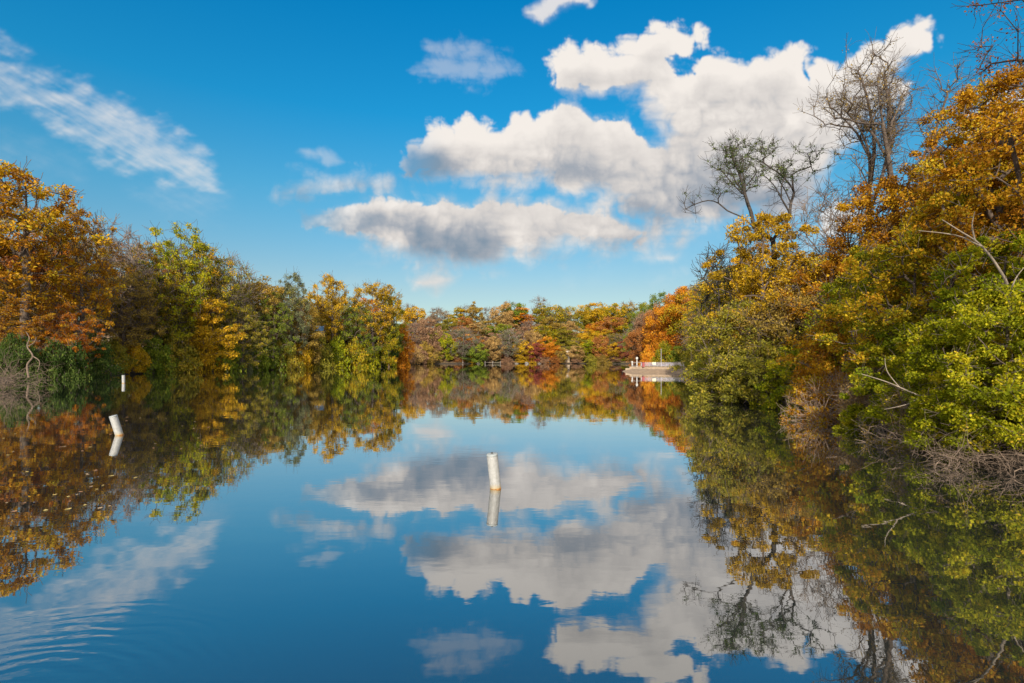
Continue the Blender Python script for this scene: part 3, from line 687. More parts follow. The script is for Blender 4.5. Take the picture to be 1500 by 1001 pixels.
# ---- right bank close to the camera: every one of these is grown on its own
RN = 'rightnear'
def near(D, px, ytop, wpx, pal, form, row, seed, bark=None, cat='tree', name=None, label=None, X=None, **kw):
    x = wx(px, D) if X is None else X; z = gz(x, D); H = wz(ytop, D)-z; W = wpx/F*D
    ms = make_tree(seed, H, W, **kw)
    nm = name or ('shrub' if cat == 'shrub' else KIND.get(form, 'leafy_tree'))
    o = put(nm, cat, ms, (H, W), px, D, ytop, wpx, pal, form, RN, row, bark=bark, rz=0, X=x, label=label)
    return o
NB = dict(seg=.45, sides=6, wig=.12, twig_per=4, twig_len=.7)
# large trees
near(20.5, 1520, 96, 260, 'ambergold', 'open', 'tall', 101, shape='oval', cb=.22, nclump=190, nleaf=62000, leaf=.10, clump=.085, br=.26, **NB, lean=(-1.2, 0),
     label='large amber tree cut by the right edge, below the overhanging twigs')
near(27, 1425, 125, 190, 'ambergold', 'open', 'tall', 102, shape='spread', cb=.35, nclump=150, nleaf=17000, leaf=.12, clump=.065, br=.22, seg=.6, sides=6, wig=.2, twig_per=6, twig_len=1.0,
     label='loose amber tree with sky showing through it, right of the bare giant')
near(24.5, 1440, 215, 210, 'goldgreen', 'round', 'middle', 103, shape='round', cb=.25, nclump=200, nleaf=56000, leaf=.105, clump=.075, br=.2, **NB)
near(22, 1350, 300, 210, 'goldgreen', 'round', 'middle', 104, shape='round', cb=.1, nclump=200, nleaf=54000, leaf=.10, clump=.08, br=.17, **NB)
near(18.5, 1475, 330, 190, 'yellowgreen', 'round', 'middle', 105, shape='round', cb=.12, nclump=180, nleaf=52000, leaf=.09, clump=.08, br=.14, **NB)
near(33, 1300, 255, 220, 'ambergold', 'round', 'middle', 106, shape='round', cb=.15, nclump=200, nleaf=42000, leaf=.13, clump=.075, br=.2, seg=.6, twig_per=3)
near(30, 1380, 225, 220, 'ambergold', 'round', 'middle', 107, shape='oval', cb=.15, nclump=200, nleaf=42000, leaf=.12, clump=.075, br=.2, seg=.6, twig_per=4)
near(35, 1245, 372, 210, 'ambergold', 'round', 'middle', 108, shape='round', cb=.1, nclump=190, nleaf=38000, leaf=.13, clump=.08, br=.2, seg=.6, twig_per=3)
near(27.5, 1295, 365, 190, 'yellowgreen', 'round', 'middle', 109, shape='round', cb=.08, nclump=180, nleaf=36000, leaf=.11, clump=.1, br=.16, seg=.5, twig_per=6, twig_len=.8)
near(38, 1122, 304, 160, 'gold', 'round', 'tall', 110, shape='oval', cb=.2, nclump=170, nleaf=32000, leaf=.135, clump=.07, br=.22, seg=.6, wig=.15, twig_per=4,
     label='golden tree standing under the crooked bare crown, lit by the sun')
near(41, 1150, 375, 210, 'gold', 'round', 'middle', 111, shape='round', cb=.12, nclump=170, nleaf=34000, leaf=.14, clump=.1, br=.2, seg=.6, twig_per=3)
near(45, 1078, 386, 110, 'olive', 'oval', 'middle', 112, shape='oval', cb=.1, nclump=110, nleaf=17000, leaf=.19, clump=.11, br=.2, seg=.6, twig_per=3)
near(35.5, 1180, 418, 180, 'brownolive', 'round', 'middle', 113, shape='round', cb=.06, nclump=180, nleaf=34000, leaf=.12, clump=.1, br=.15, seg=.5, twig_per=8, twig_len=1)
near(37.5, 1095, 435, 160, 'olive', 'round', 'middle', 114, shape='round', cb=.06, nclump=170, nleaf=32000, leaf=.13, clump=.1, br=.15, seg=.5, twig_per=6, twig_len=1)
# bare crowns against the sky
def traced(D, foot_px, lines, br, seed, name, label, pal, ntar, reach, nleaf, leaf, clump, twig_per, twig_len, bark, tipr=.012, depth=.5, dirup=.3, seg=.5, wig=.12, upper=None, spread=.8):
    """a tree whose main limbs follow given courses (photo pixels at distance D, swung in depth as well); finer boughs grow from them"""
    rng = np.random.default_rng(seed); X = wx(foot_px, D); zf = gz(X, D)
    P = []; par = []; Dn = []; ends = []
    loc = lambda px, py, dy: np.array([wx(px, D)-X, dy, wz(py, D)-zf])
    for li, L in enumerate(lines):
        pi = L[0]; pts = L[1]; sw = rng.normal(0, depth)*(li > 0)
        if pi is None: prev = -1; start = None; dy0 = 0
        else:
            q = loc(pts[0][0], pts[0][1], 0); dd = [np.hypot(p[0]-q[0], p[2]-q[2]) for p in P]; prev = int(np.argmin(dd)); dy0 = P[prev][1]
        w = [loc(x, y, 0) for x, y in pts]
        if prev >= 0: w[0] = P[prev].copy()
        c = []
        for i in range(len(w)-1):
            a_ = w[max(0, i-1)]; b_ = w[i]; c_ = w[i+1]; d_ = w[min(len(w)-1, i+2)]; k = max(2, int(np.linalg.norm(c_-b_)/.4))
            for s_ in range(0 if (i == 0 and prev < 0) else 1, k+1):
                u = s_/k; c.append(.5*((2*b_)+(c_-a_)*u+(2*a_-5*b_+4*c_-d_)*u*u+(-a_+3*b_-3*c_+d_)*u**3))
        n_ = len(c)
        for i, p in enumerate(c):
            p = p.copy(); p[1] = dy0+sw*((i+1)/n_)*1.6
            if i == 0 and prev < 0: v = np.array([0, 0, 1.])
            else: v = p-P[prev]
            P.append(p); par.append(prev); Dn.append(v/(np.linalg.norm(v)+1e-9)); prev = len(P)-1
        ends.append(prev)
    P = np.array(P); par = np.array(par); Dn = np.array(Dn)
    P[0][2] -= .4
    # boughs reach out from the upper limbs
    z = P[:,2]; lo = (wz(upper, D)-zf) if upper else z.max()*.5
    cand = np.nonzero(z > lo)[0]; pr = (z[cand]-lo+.3)**1.0; pr /= pr.sum()
    i = rng.choice(cand, ntar, p=pr); v = Dn[i]*.9+rng.normal(0, spread, (ntar, 3)); v[:,2] += dirup
    v /= np.linalg.norm(v, axis=1)[:,None]; tar = P[i]+v*(reach*rng.uniform(.25, 1, ntar))[:,None]
    P, par, Dn, tips = grow(rng, (P, par, Dn), tar, seg, wig, up=.4, low=lo*.7, asc=.25, pen=1.2)
    if twig_per: P, par, Dn = twigs(rng, P, par, Dn, tips, twig_per, twig_len, spread=.7)
    r = radii(P, par, br, tipr, 2.2); V, Q = tubes(P, par, r, 6)
    tm = mesh_np('trunk', V, Q, smooth=True)
    hi = tar[tar[:,2] > lo+.25*(z.max()-lo)]
    rad = clump*rng.uniform(.5, 1.3, len(hi)); V, Q, tn, p = leaves(rng, hi, rad, nleaf, leaf, .45+rng.normal(0, .2, len(hi)))
    cm = mesh_np('crown', V, Q, tn)
    o = thing(name, label, 'tree', (X, D, zf)); link('trunk', tm, bark, o); link('crown', cm, leafmat(pal), o)
    PLACED.append(dict(o=o, px=foot_px, D=D, pal=pal, form='bare', zone=RN, row='sky', cat='tree', label=label))
    return o
traced(40, 1138, [(None, [(1138,560),(1136,440),(1134,372),(1132,352)]),
  (1, [(1132,352),(1118,340),(1107,332),(1093,317),(1071,305),(1059,293),(1045,288),(1028,292),(1013,299)]),
  (1, [(1107,332),(1103,310),(1095,286),(1086,252),(1077,232),(1076,220)]), (1, [(1095,286),(1082,279),(1069,270),(1054,258)]),
  (1, [(1103,310),(1101,285),(1105,255),(1107,230),(1114,216)]), (1, [(1132,352),(1142,335),(1152,319),(1136,296),(1124,280),(1110,269)]), (1, [(1136,296),(1133,278),(1140,262)]),
  (1, [(1152,319),(1157,298),(1165,281),(1160,264),(1147,246),(1130,230),(1136,216)]), (1, [(1165,281),(1158,258),(1172,252),(1186,247)]), (1, [(1157,298),(1150,280),(1143,266)])],
  .18, 120, 'crooked_tree', 'crooked dark limbed tree with sparse crown against the cloud, above the golden tree', 'dark', 250, 1.7, 5200, .10, .34, 6, .8, BARK_DARK, tipr=.008, depth=.9, upper=304)
traced(33, 1316, [(None, [(1318,500),(1316,430),(1316,377),(1314,326),(1307,272)]), (1, [(1307,272),(1294,233),(1280,190),(1268,150)]), (1, [(1307,272),(1303,233),(1311,186),(1312,132)]),
  (1, [(1314,300),(1326,262),(1340,215),(1345,165)]), (1, [(1294,233),(1296,190),(1292,140)]), (1, [(1303,233),(1322,190),(1330,140)]), (1, [(1280,190),(1262,178),(1250,160)])],
  .2, 121, 'bare_tree', 'tallest bare tree with pale trunk and fine twigs against the blue sky', 'brownolive', 200, 1.8, 2000, .085, .4, 6, .9, BARK, tipr=.007, depth=1.3, upper=290, spread=.6, dirup=.5)
traced(35, 1274, [(None, [(1276,500),(1275,420),(1274,348),(1272,290)]), (1, [(1272,290),(1267,233),(1247,193),(1222,170)]), (1, [(1272,290),(1281,211),(1270,140),(1260,110)]), (1, [(1267,233),(1262,190),(1240,140)]),
  (1, [(1275,330),(1262,290),(1240,262),(1215,250)]), (1, [(1272,310),(1290,240),(1292,170),(1286,115)]), (1, [(1275,350),(1255,325),(1228,310),(1200,305)])],
  .19, 122, 'bare_tree', 'bare twiggy tree just left of the tallest bare one', 'brownolive', 200, 2.0, 1800, .09, .45, 6, 1.0, BARK, tipr=.007, depth=1.3, upper=330, spread=.7, dirup=.3)
def bare_near(D, px, ytop, wpx, seed, label, pal='brownolive', **kw):
    return near(D, px, ytop, wpx, pal, 'bare', 'sky', seed, name='bare_tree', label=label, **kw)
bare_near(38, 1216, 262, 110, 124, 'thin lacy bare tree in the gap between the golden tree and bare giants', shape='round', cb=.3, nclump=140, nleaf=300, leaf=.1, clump=.05, br=.13, seg=.6, sides=5, wig=.12, asc=.6, pen=1.6, up=.5, twig_per=7, twig_len=1.2, tipr=.013, bark=BARK_GREY)
bare_near(43, 1052, 362, 76, 125, 'small bare tree poking out left of the golden tree', shape='round', cb=.4, nclump=70, nleaf=350, leaf=.13, clump=.05, br=.14, seg=.6, sides=5, wig=.25, twig_per=7, twig_len=1.3, tipr=.016, bark=BARK_DARK, pal='dark')
# a tree on the near bank whose branch tips hang into the top right corner
near(11.5, 1745, -330, 560, 'russet', 'bare', 'corner', 126, shape='spread', cb=.52, nclump=260, nleaf=17000, leaf=.055, clump=.045, br=.11, seg=.5, sides=6, wig=.1, asc=.3, twig_per=10, twig_len=.7, tipr=.0045, bark=BARK_DARK, name='overhanging_tree', lean=(-.6, 0),
     label='bare tree whose twigs hang into the top right corner')
# shrubs of the bank
NS = dict(cat='shrub', sides=4, seg=.3, stems=6, lead=.5, tipr=.006)
near(15.9, 1455, 415, 240, 'bright', 'shrub', 'bank', 130, shape='shrub', cb=.05, nclump=300, nleaf=74000, leaf=.072, clump=.07, br=.07, twig_per=4, twig_len=.5, **NS,
     label='large fresh green leafy shrub at the right edge over the tangle of roots')
near(18.8, 1368, 455, 170, 'bright', 'shrub', 'bank', 131, shape='shrub', cb=.1, nclump=150, nleaf=36000, leaf=.085, clump=.09, br=.06, twig_per=4, twig_len=.5, **NS)
near(14.6, 1560, 440, 190, 'bright', 'shrub', 'bank', 132, shape='shrub', cb=.1, nclump=110, nleaf=20000, leaf=.095, clump=.1, br=.06, twig_per=4, twig_len=.5, **NS)
near(21.5, 1318, 440, 130, 'yellowgreen', 'shrub', 'bank', 133, shape='shrub', cb=.1, nclump=150, nleaf=30000, leaf=.09, clump=.09, br=.06, twig_per=5, twig_len=.6, **NS)
near(27.5, 1238, 442, 170, 'ambergold', 'shrub', 'bank', 134, shape='shrub', cb=.1, nclump=150, nleaf=24000, leaf=.12, clump=.1, br=.07, twig_per=6, twig_len=.8, **NS)
near(31, 1205, 500, 90, 'amber', 'shrub', 'bank', 138, shape='shrub', cb=.1, nclump=90, nleaf=8000, leaf=.13, clump=.1, br=.07, twig_per=6, twig_len=.8, **NS)
near(23.5, 1290, 535, 130, 'tan', 'drybush', 'bank', 135, shape='shrub', cb=.05, nclump=180, nleaf=11000, leaf=.08, clump=.08, br=.07, twig_per=7, twig_len=.7, bark=TWIG, **NS)
near(25.5, 1225, 556, 110, 'ambergold', 'drybush', 'bank', 136, shape='shrub', cb=.05, nclump=160, nleaf=11000, leaf=.08, clump=.08, br=.07, twig_per=7, twig_len=.8, bark=TWIG, **NS)
near(18.6, 1350, 560, 130, 'brownolive', 'drybush', 'bank', 137, shape='shrub', cb=.05, nclump=170, nleaf=4500, leaf=.08, clump=.08, br=.06, twig_per=7, twig_len=.6, bark=TWIG, **NS)
near(22.5, 1255, 592, 84, 'bright', 'shrub', 'water', 139, shape='shrub', cb=.05, nclump=90, nleaf=8000, leaf=.085, clump=.1, br=.03, twig_per=2, twig_len=.3, **NS)
near(18.4, 1345, 605, 80, 'yellowgreen', 'shrub', 'water', 140, shape='shrub', cb=.05, nclump=80, nleaf=7000, leaf=.08, clump=.1, br=.03, twig_per=2, twig_len=.3, **NS)
near(16.6, 1405, 615, 80, 'bright', 'shrub', 'water', 141, shape='shrub', cb=.05, nclump=80, nleaf=7000, leaf=.08, clump=.1, br=.03, twig_per=2, twig_len=.3, **NS)
near(34.5, 1118, 500, 130, 'olive', 'shrub', 'water', 142, shape='shrub', cb=.03, nclump=160, nleaf=20000, leaf=.14, clump=.09, br=.08, twig_per=4, twig_len=.8, **NS)
near(31.5, 1165, 505, 110, 'yellowgreen', 'shrub', 'water', 143, shape='shrub', cb=.03, nclump=150, nleaf=17000, leaf=.13, clump=.09, br=.08, twig_per=4, twig_len=.8, **NS)
near(39, 1062, 505, 110, 'olive', 'shrub', 'water', 144, shape='shrub', cb=.03, nclump=140, nleaf=15000, leaf=.15, clump=.09, br=.08, twig_per=5, twig_len=.8, **NS)
near(29.5, 1195, 560, 60, 'amber', 'drybush', 'water', 145, shape='shrub', cb=.03, nclump=100, nleaf=2200, leaf=.1, clump=.1, br=.05, twig_per=8, twig_len=.6, bark=BARK_GREY, **NS)
# woodland standing behind, up the slope
for a in [(33,1500,150,240,'ambergold','airy'),(36,1430,240,220,'ambergold','airy'),(30,1560,120,260,'amber','round'),(44,1340,310,190,'ambergold','airy'),(50,1270,370,190,'ambergold','airy'),(52,1200,385,170,'goldgreen','airy'),
          (26,1560,300,240,'olive','round'),(40,1390,300,180,'goldgreen','round'),(30,1440,400,180,'green','round'),(34,1330,430,180,'olive','round'),(40,1260,450,150,'green','round')]:
    tree(*a, RN, 'behind')

# woodland carrying on along the right bank beside the viewer
for (X_, D_, yt, pal, fm) in [(24,15,-60,'goldgreen','round'),(30,19,-40,'ambergold','airy'),(22,8,-300,'olive','round'),(34,11,-100,'amber','airy'),(27,3,-300,'goldgreen','airy')]:
    ms, pr = pick(MID, fm); z_ = gz(X_, D_); H_ = 13.0
    o = put(KIND.get(fm, 'leafy_tree'), 'tree', ms, pr, 750+X_/D_*F, D_, H0-(z_+H_-EYE)/D_*F, 9.0/D_*F, pal, fm, RN, 'edge', X=X_)
# ---- dead wood: tangles of bare stems at the waterline, pale limbs, leaning stumps
def stick_mesh(rng, starts, length, bend, r0, sides=5, segs=7, droop=0.0, dirs=None, forks=2):
    P = []; par = []; r = []
    def chain(p, d, L, rr, pi, k):
        nonlocal P, par, r
        prev = pi
        for s in range(1, k+1):
            d = d+rng.normal(0, bend, 3)+np.array([0, 0, -droop]); d = d/np.linalg.norm(d)
            p = p+d*L/k; P.append(p.copy()); par.append(prev); r.append(rr*(1-.75*s/k)); prev = len(P)-1
        return
    V = []; Q = []; off = 0
    for i, s in enumerate(starts):
        P = [np.array(s, float)]; par = [-1]; r = [r0*rng.uniform(.6, 1.2)]
        d = np.array(dirs[i] if dirs is not None else rng.normal(0, 1, 3)); d /= np.linalg.norm(d)
        L = length*rng.uniform(.5, 1.2)
        chain(P[0], d, L, r[0], 0, segs)
        for f in range(forks):
            j = int(rng.integers(1, segs)); dd = d+rng.normal(0, .6, 3); chain(P[j], dd/np.linalg.norm(dd), L*.5, r[j]*.7, j, max(3, segs-3))
        v, q = tubes(np.array(P), np.array(par), np.array(r), sides)
        V.append(v); Q.append(q+off); off += len(v)
    return np.concatenate(V), np.concatenate(Q)
def tangle(D, px, w, h, n, seed, label, r0=.014, mat=None, dep=1.2):
    rng = np.random.default_rng(seed); x0 = wx(px, D); z0 = .02
    st = [(rng.uniform(-w/2, w/2), rng.uniform(-dep/2, dep/2), rng.uniform(0, h*.45)) for _ in range(n)]
    dr = [(rng.normal(-.2, .8), rng.normal(-.3, .5), rng.uniform(-.15, 1.0)) for _ in range(n)]
    V, Q = stick_mesh(rng, st, h*1.5, .32, r0, 4, 8, .10, dr, 2)
    V[:,2] = np.maximum(V[:,2], -.15)
    o = link('dead_brush', mesh_np('dead_brush', V, Q, smooth=True), mat or BARK_GREY); o.location = (x0, D, z0)
    return tag(o, label, 'dead brush', 'tangles of dead stems along the waterline')
DEAD = mat_simple('dead_stems', (.125, .088, .062), .95, .45, 5)
tangle(15.0, 1450, 3.2, .8, 170, 1, 'dense tangle of bare brown stems and roots under the large fresh green shrub', .010, DEAD, 1.5)
tangle(17.3, 1375, 2.0, .8, 110, 2, 'smaller tangle of bare stems left of the dense root tangle', .012, DEAD, 1.2)
tangle(20.5, 1312, 2.2, .9, 110, 3, 'pale dead twigs trailing in the water beside the low green bush', .013, BARK_GREY, 1.4)
tangle(27.5, 1228, 2.2, 1.3, 90, 4, 'grey brown dead brush beneath the orange shrub', .016, BARK_GREY, 1.4)
tangle(51, 4, 4.5, 2.4, 150, 5, 'mass of grey bare brush at the left edge of the lake', .022, DEAD, 3)
tangle(13.9, 1530, 1.8, .8, 90, 6, 'bare brown stems arching into the water at the right edge', .014, DEAD, 1.0)
def limb(name, pts, r0, r1, label, mat, forks=(), cat='branch', group=None):
    """a bent limb through world points, with side forks (list of point lists)"""
    base = np.array(pts[0], float)
    def curve(p, k=6):
        p = np.array(p, float); out = [p[0]]
        for i in range(len(p)-1):
            a = p[max(0, i-1)]; b = p[i]; c = p[i+1]; d = p[min(len(p)-1, i+2)]
            for s in range(1, k+1):
                u = s/k; out.append(.5*((2*b)+(c-a)*u+(2*a-5*b+4*c-d)*u*u+(-a+3*b-3*c+d)*u**3))
        return np.array(out)
    V = []; Q = []; off = 0
    for L, a, b in [(pts, r0, r1)]+[(f, r0*.55, r1*.7) for f in forks]:
        c = curve(L)-base; n = len(c); par = np.arange(n)-1; r = np.linspace(a, b, n)
        v, q = tubes(c, par, r, 7); V.append(v); Q.append(q+off); off += len(v)
    o = link(name, mesh_np(name, np.concatenate(V), np.concatenate(Q), smooth=True), mat); o.location = base
    return tag(o, label, cat, group)
def W3(px, py, D): return (wx(px, D), D, wz(py, D))
limb('pale_limb', [W3(1475,500,16.6), W3(1478,430,16.0), W3(1462,392,15.8), W3(1435,358,15.6), W3(1405,338,15.4), W3(1380,322,15.3)], .05, .010,
     'pale bare limb slanting up left through the green leaves at the right', BARK_PALE,
     [[W3(1478,432,16), W3(1488,408,16), W3(1500,392,16)], [W3(1440,362,15.6), W3(1400,345,15.6), W3(1345,338,15.5)], [W3(1428,352,15.6), W3(1424,330,15.5), W3(1428,310,15.4)]])
limb('leaning_dead_tree', [W3(1212,612,28.4), W3(1204,585,28), W3(1208,562,27.8), W3(1235,545,27.6), W3(1290,532,27.3)], .11, .03, 'grey leaning dead tree rising out of the water under the orange shrub', BARK_GREY,
     [[W3(1205,590,28), W3(1192,575,27.8), W3(1186,552,27.6)], [W3(1208,562,27.8), W3(1200,545,27.7), W3(1170,530,27.5)]], 'tree')
limb('fallen_branch', [W3(1408,600,17.2), W3(1370,588,17.0), W3(1335,575,17.0), W3(1300,560,17.2), W3(1262,548,17.6)], .035, .008, 'thin pale fallen branch lying across the brush', BARK_PALE,
     [[W3(1350,580,17), W3(1330,592,16.8), W3(1295,600,16.8)], [W3(1318,568,17.1), W3(1300,545,17.1), W3(1296,525,17.2)]])
limb('fallen_branch', [W3(1330,640,18.4), W3(1345,610,18.3), W3(1342,590,18.3), W3(1330,560,18.5)], .03, .01, 'curved upright dead branch beside the low yellow green bush', BARK_PALE)
limb('dead_tree', [W3(42,553,67), W3(40,535,67), W3(48,522,67), W3(40,508,67), W3(43,496,67), W3(38,486,67)], .13, .04, 'pale twisted dead tree at the far left shore', DEAD,
     [[W3(40,508,67), W3(50,502,67), W3(53,494,67)], [W3(48,522,67), W3(58,530,67), W3(55,545,67)]], 'tree')

# ------------------------------------------------------------------ promenade on the sandy spit
CONC = mat_simple('pale_concrete', (.22, .165, .115), .9, .2, 2, bump=.2)
PAINTW = mat_simple('white_paint', (.34, .335, .31), .5, .08, 3)
SLAT = mat_simple('blue_grey_panel', (.30, .29, .38), .7, .3, 2)
STEEL = mat_simple('galvanised_steel', (.19, .18, .18), .5, .1, 4)
YEL = mat_simple('faded_yellow_paint', (.68, .60, .30), .6, .12, 4)
REDP = mat_simple('dark_red_paint', (.20, .035, .04), .6, .2, 4)
WOODG = mat_simple('weathered_grey_wood', (.15, .135, .12), .9, .3, 3, bump=.3)
DARKW = mat_simple('dark_window', (.02, .022, .025), .25, .2, 3)
A0 = np.array([24.6, 111.2]); A1 = np.array([37.0, 107.4]); AD = (A1-A0)/np.linalg.norm(A1-A0); AN = np.array([-AD[1], AD[0]]); AL = float(np.linalg.norm(A1-A0)); AZ = math.atan2(AD[1], AD[0])
t = thing('promenade', 'low pale concrete promenade with retaining wall on the sandy spit', 'promenade', (A0[0], A0[1], 0)); t.rotation_euler = (0, 0, AZ)
MB().box((AL/2, 2.4, .62), (AL+1.0, 4.6, .5)).build('deck', CONC, t)
MB().box((AL/2, -.02, .46), (AL+1.3, .26, 1.0)).build('retaining_wall', CONC, t)
MB().box((AL/2, -.02, .995), (AL+1.36, .34, .06)).build('coping', CONC, t)
MB().box((-.9, .6, .45), (1.1, 1.6, .5)).build('step', CONC, t)
t = thing('railing', 'long low railing with blue grey panels along the promenade edge', 'railing', (A0[0], A0[1], 1.02)); t.rotation_euler = (0, 0, AZ)
MB().box((AL/2, 0, .86), (AL+.2, .07, .07)).build('top_rail', STEEL, t)
MB().box((AL/2, 0, .12), (AL+.2, .05, .05)).build('bottom_rail', STEEL, t)
npst = 9
for i in range(npst): MB().box((AL*i/(npst-1), -.005, .44), (.09, .09, .88)).build('post', STEEL, t)
for i in range(npst-1):
    m_ = MB(); w_ = AL/(npst-1)
    if i in (0,): continue
    for k in range(9): m_.box((w_*i+w_*(k+.8)/9.6, .01, .47), (.07, .02, .62))
    m_.build('panel', SLAT, t)
def pole(px, D, ytop, label, name, cat, r, mat, extra=None, z0=.85):
    x = wx(px, D); h = wz(ytop, D)-z0
    t = thing(name, label, cat, (x, D, z0))
    MB().lathe([(r*1.6, 0), (r*1.6, .12), (r, .16), (r*.8, h)], 12).build('pole', mat, t, True)
    if extra: extra(t, h, r)
    return t
pole(968.5, 111.5, 512.5, 'tall thin pale flagpole rising behind the promenade railing', 'flagpole', 'flagpole', .075, STEEL, lambda t, h, r: MB().lathe([(.02, h), (.09, h+.05), (.09, h+.12), (.02, h+.17)], 10).build('finial', PAINTW, t, True))
def lampx(t, h, r):
    MB().lathe([(.06, h), (.22, h+.08), (.26, h+.45), (.1, h+.62)], 14).build('lantern', PAINTW, t, True)
pole(933, 112.2, 527.5, 'stout white lamp post at the tip of the promenade', 'lamp_post', 'lamp post', .13, PAINTW, lampx)
pole(926, 112.6, 532, 'short white bollard light left of the lamp post', 'bollard_light', 'bollard', .13, PAINTW, lambda t, h, r: MB().lathe([(.1, h), (.2, h+.05), (.2, h+.3), (.05, h+.4)], 12).build('lantern', PAINTW, t, True), z0=.6)
def sgn(t, h, r): MB().box((0, -.03, h-.25), (.75, .05, .6)).build('board', YEL, t)
pole(958, 111.0, 531, 'pale yellow notice board on a post at the railing', 'notice_board', 'sign', .05, STEEL, sgn)
def bx_(t, h, r): MB().box((0, 0, h*.5), (.42, .4, h)).build('casing', REDP, t); MB().box((0, 0, h+.03), (.5, .48, .06)).build('lid', DARKW, t)
pole(942.3, 110.3, 531, 'dark red litter bin by the left end of the railing', 'litter_bin', 'bin', .06, REDP, bx_, z0=.95)

# ------------------------------------------------------------------ small buildings and jetties on the far banks
CREAM = mat_simple('cream_boards', (.20, .155, .11), .85, .12, 3); ROOFW = mat_simple('pale_roof', (.25, .215, .175), .8, .15, 3)
BLUER = mat_simple('blue_roof', (.10, .24, .46), .6, .15, 3); GREYW = mat_simple('grey_boards', (.33, .31, .29), .85, .2, 3)
def cabin(px, D, w, d, ybase, yeave, ytop, label, name, cat, wall, roof, rz=0, slab=None):
    x = wx(px, D); z0 = wz(ybase, D); he = wz(yeave, D)-z0; hr = wz(ytop, D)-z0
    t = thing(name, label, cat, (x, D, z0)); t.rotation_euler = (0, 0, rz)
    m = MB(); m.box((0, 0, he/2-.6), (w, d, he+1.2))
    m.build('wall', wall, t)
    m = MB(); e = .35
    for s in (-1, 1):
        b = len(m.v)
        m.v += [(-w/2-e, s*(d/2+e), he-.05), (w/2+e, s*(d/2+e), he-.05), (w/2+e, 0, hr), (-w/2-e, 0, hr), (-w/2-e, s*(d/2+e), he+.1), (w/2+e, s*(d/2+e), he+.1), (w/2+e, 0, hr+.15), (-w/2-e, 0, hr+.15)]
        for q in ((0,1,2,3),(4,5,6,7),(0,1,5,4),(0,3,7,4),(1,2,6,5)): m.f.append([b+i for i in q])
    m.build('roof', roof, t)
    m = MB(); m.poly([(-w/2+.01, -d/2, he), (-w/2+.01, d/2, he), (-w/2+.01, 0, hr)]).poly([(w/2-.01, -d/2, he), (w/2-.01, d/2, he), (w/2-.01, 0, hr)]).build('gable', wall, t)
    for k in (-1, 1):
        f = MB().box((k*w*.24, -d/2-.02, he*.52), (w*.30, .06, he*.36)).build('window', PAINTW, t)
        MB().box((k*w*.24, -d/2-.056, he*.52), (w*.25, .02, he*.29)).build('pane', DARKW, f)
    return t
cabin(828, 243, 3.6, 3.0, 529, 521, 514.5, 'small cream boathouse with a pale roof at the far waterline', 'boathouse', 'boathouse', CREAM, ROOFW)
cabin(467, 149, 2.4, 3.0, 502, 485, 478.5, 'small grey cabin with a blue roof between trees on the left bank', 'cabin', 'cabin', GREYW, BLUER, R(8))
def jetty(px, D, w, label):
    t = thing('jetty', label, 'jetty', (wx(px, D), D, 0))
    m = MB()
    for k in range(int(w/.3)): m.box((-w/2+.15+k*.3, 0, .62), (.27, 3.2, .07))
    m.build('deck', WOODG, t)
    for sx in (-1, 0, 1):
        for sy in (-1, 1): MB().lathe([(.11, -1.2), (.11, 1.15)], 8).build('pile', WOODG, t).location = (sx*(w/2-.2), sy*1.68, 0)
    return t
jetty(722, 236.5, 7.0, 'pale grey jetty on piles at the far waterline, left of centre')
ROCK = mat_simple('pale_rock', (.11, .10, .09), .95, .25, 1.2, bump=.5)
def rock(x, y, s, seed, label, group):
    rng = np.random.default_rng(seed); import bmesh
    bm = bmesh.new(); bmesh.ops.create_icosphere(bm, subdivisions=3, radius=1)
    k = rng.normal(0, 1.3, (4, 3)); ph = rng.uniform(0, 6, 4)
    for v in bm.verts:
        p = np.array(v.co); q = 1+.14*sum(math.sin(float(p@k[i])*2+ph[i]) for i in range(4)); v.co = Vector((p[0]*q*1.3, p[1]*q, p[2]*q*.62))
    me = bpy.data.meshes.new('boulder'); bm.to_mesh(me); bm.free()
    o = link('boulder', me, ROCK); o.location = (x, y, .12*s); o.scale = (s, s, s); o.rotation_euler = (0, 0, rng.uniform(0, 6))
    tag(o, label, 'boulder', group)
for i, (px, D, s_) in enumerate([(772, 238.5, .9), (757, 238.8, .6), (640, 236.5, .8), (655, 236.8, .6), (700, 237.0, .9), (790, 238.6, .6), (868, 239, .7)]):
    rock(wx(px, D), D, s_, i, ['pale pinkish boulder at the far waterline, right of the jetty', 'small pale boulder nearest right of the jetty', 'leftmost pale boulder on the far shore', 'second pale boulder from the left on the far shore',
         'pale boulder just left of the far jetty', 'small pale boulder left of the cream boathouse', 'pale boulder right of the cream boathouse'][i], 'boulders along the far waterline')
# low growth along the far shoreline and the foot of every bank
rg = np.random.default_rng(77)
for k, px in enumerate(np.arange(592, 930, 17)):
    if 818 < px < 840 or 708 < px < 736: continue
    D = 237+rg.uniform(0, 1.5)+(2 if 750 < px < 860 else 0)
    pal = ['pink','russet','olive','wine','gold','green','brownolive','yellowgreen','pink','amber'][int(rg.integers(0, 10))]
    shrub(D+1.2, px+rg.uniform(-4, 4), rg.uniform(517, 524), rg.uniform(20, 30), pal, FB, 'shore', sink=.3)
for px, D, yt, w, pal in [(586,205,508,34,'orange'),(594,212,505,36,'pink'),(603,219,502,36,'tan'),(612,226,506,36,'pink'),(622,232,500,36,'brownolive'),(634,236,506,34,'tan'),(646,238,508,34,'olive'),(664,238.5,512,30,'pink')]:
    shrub(D, px, yt, w, pal, FB, 'left foot', sink=.3)

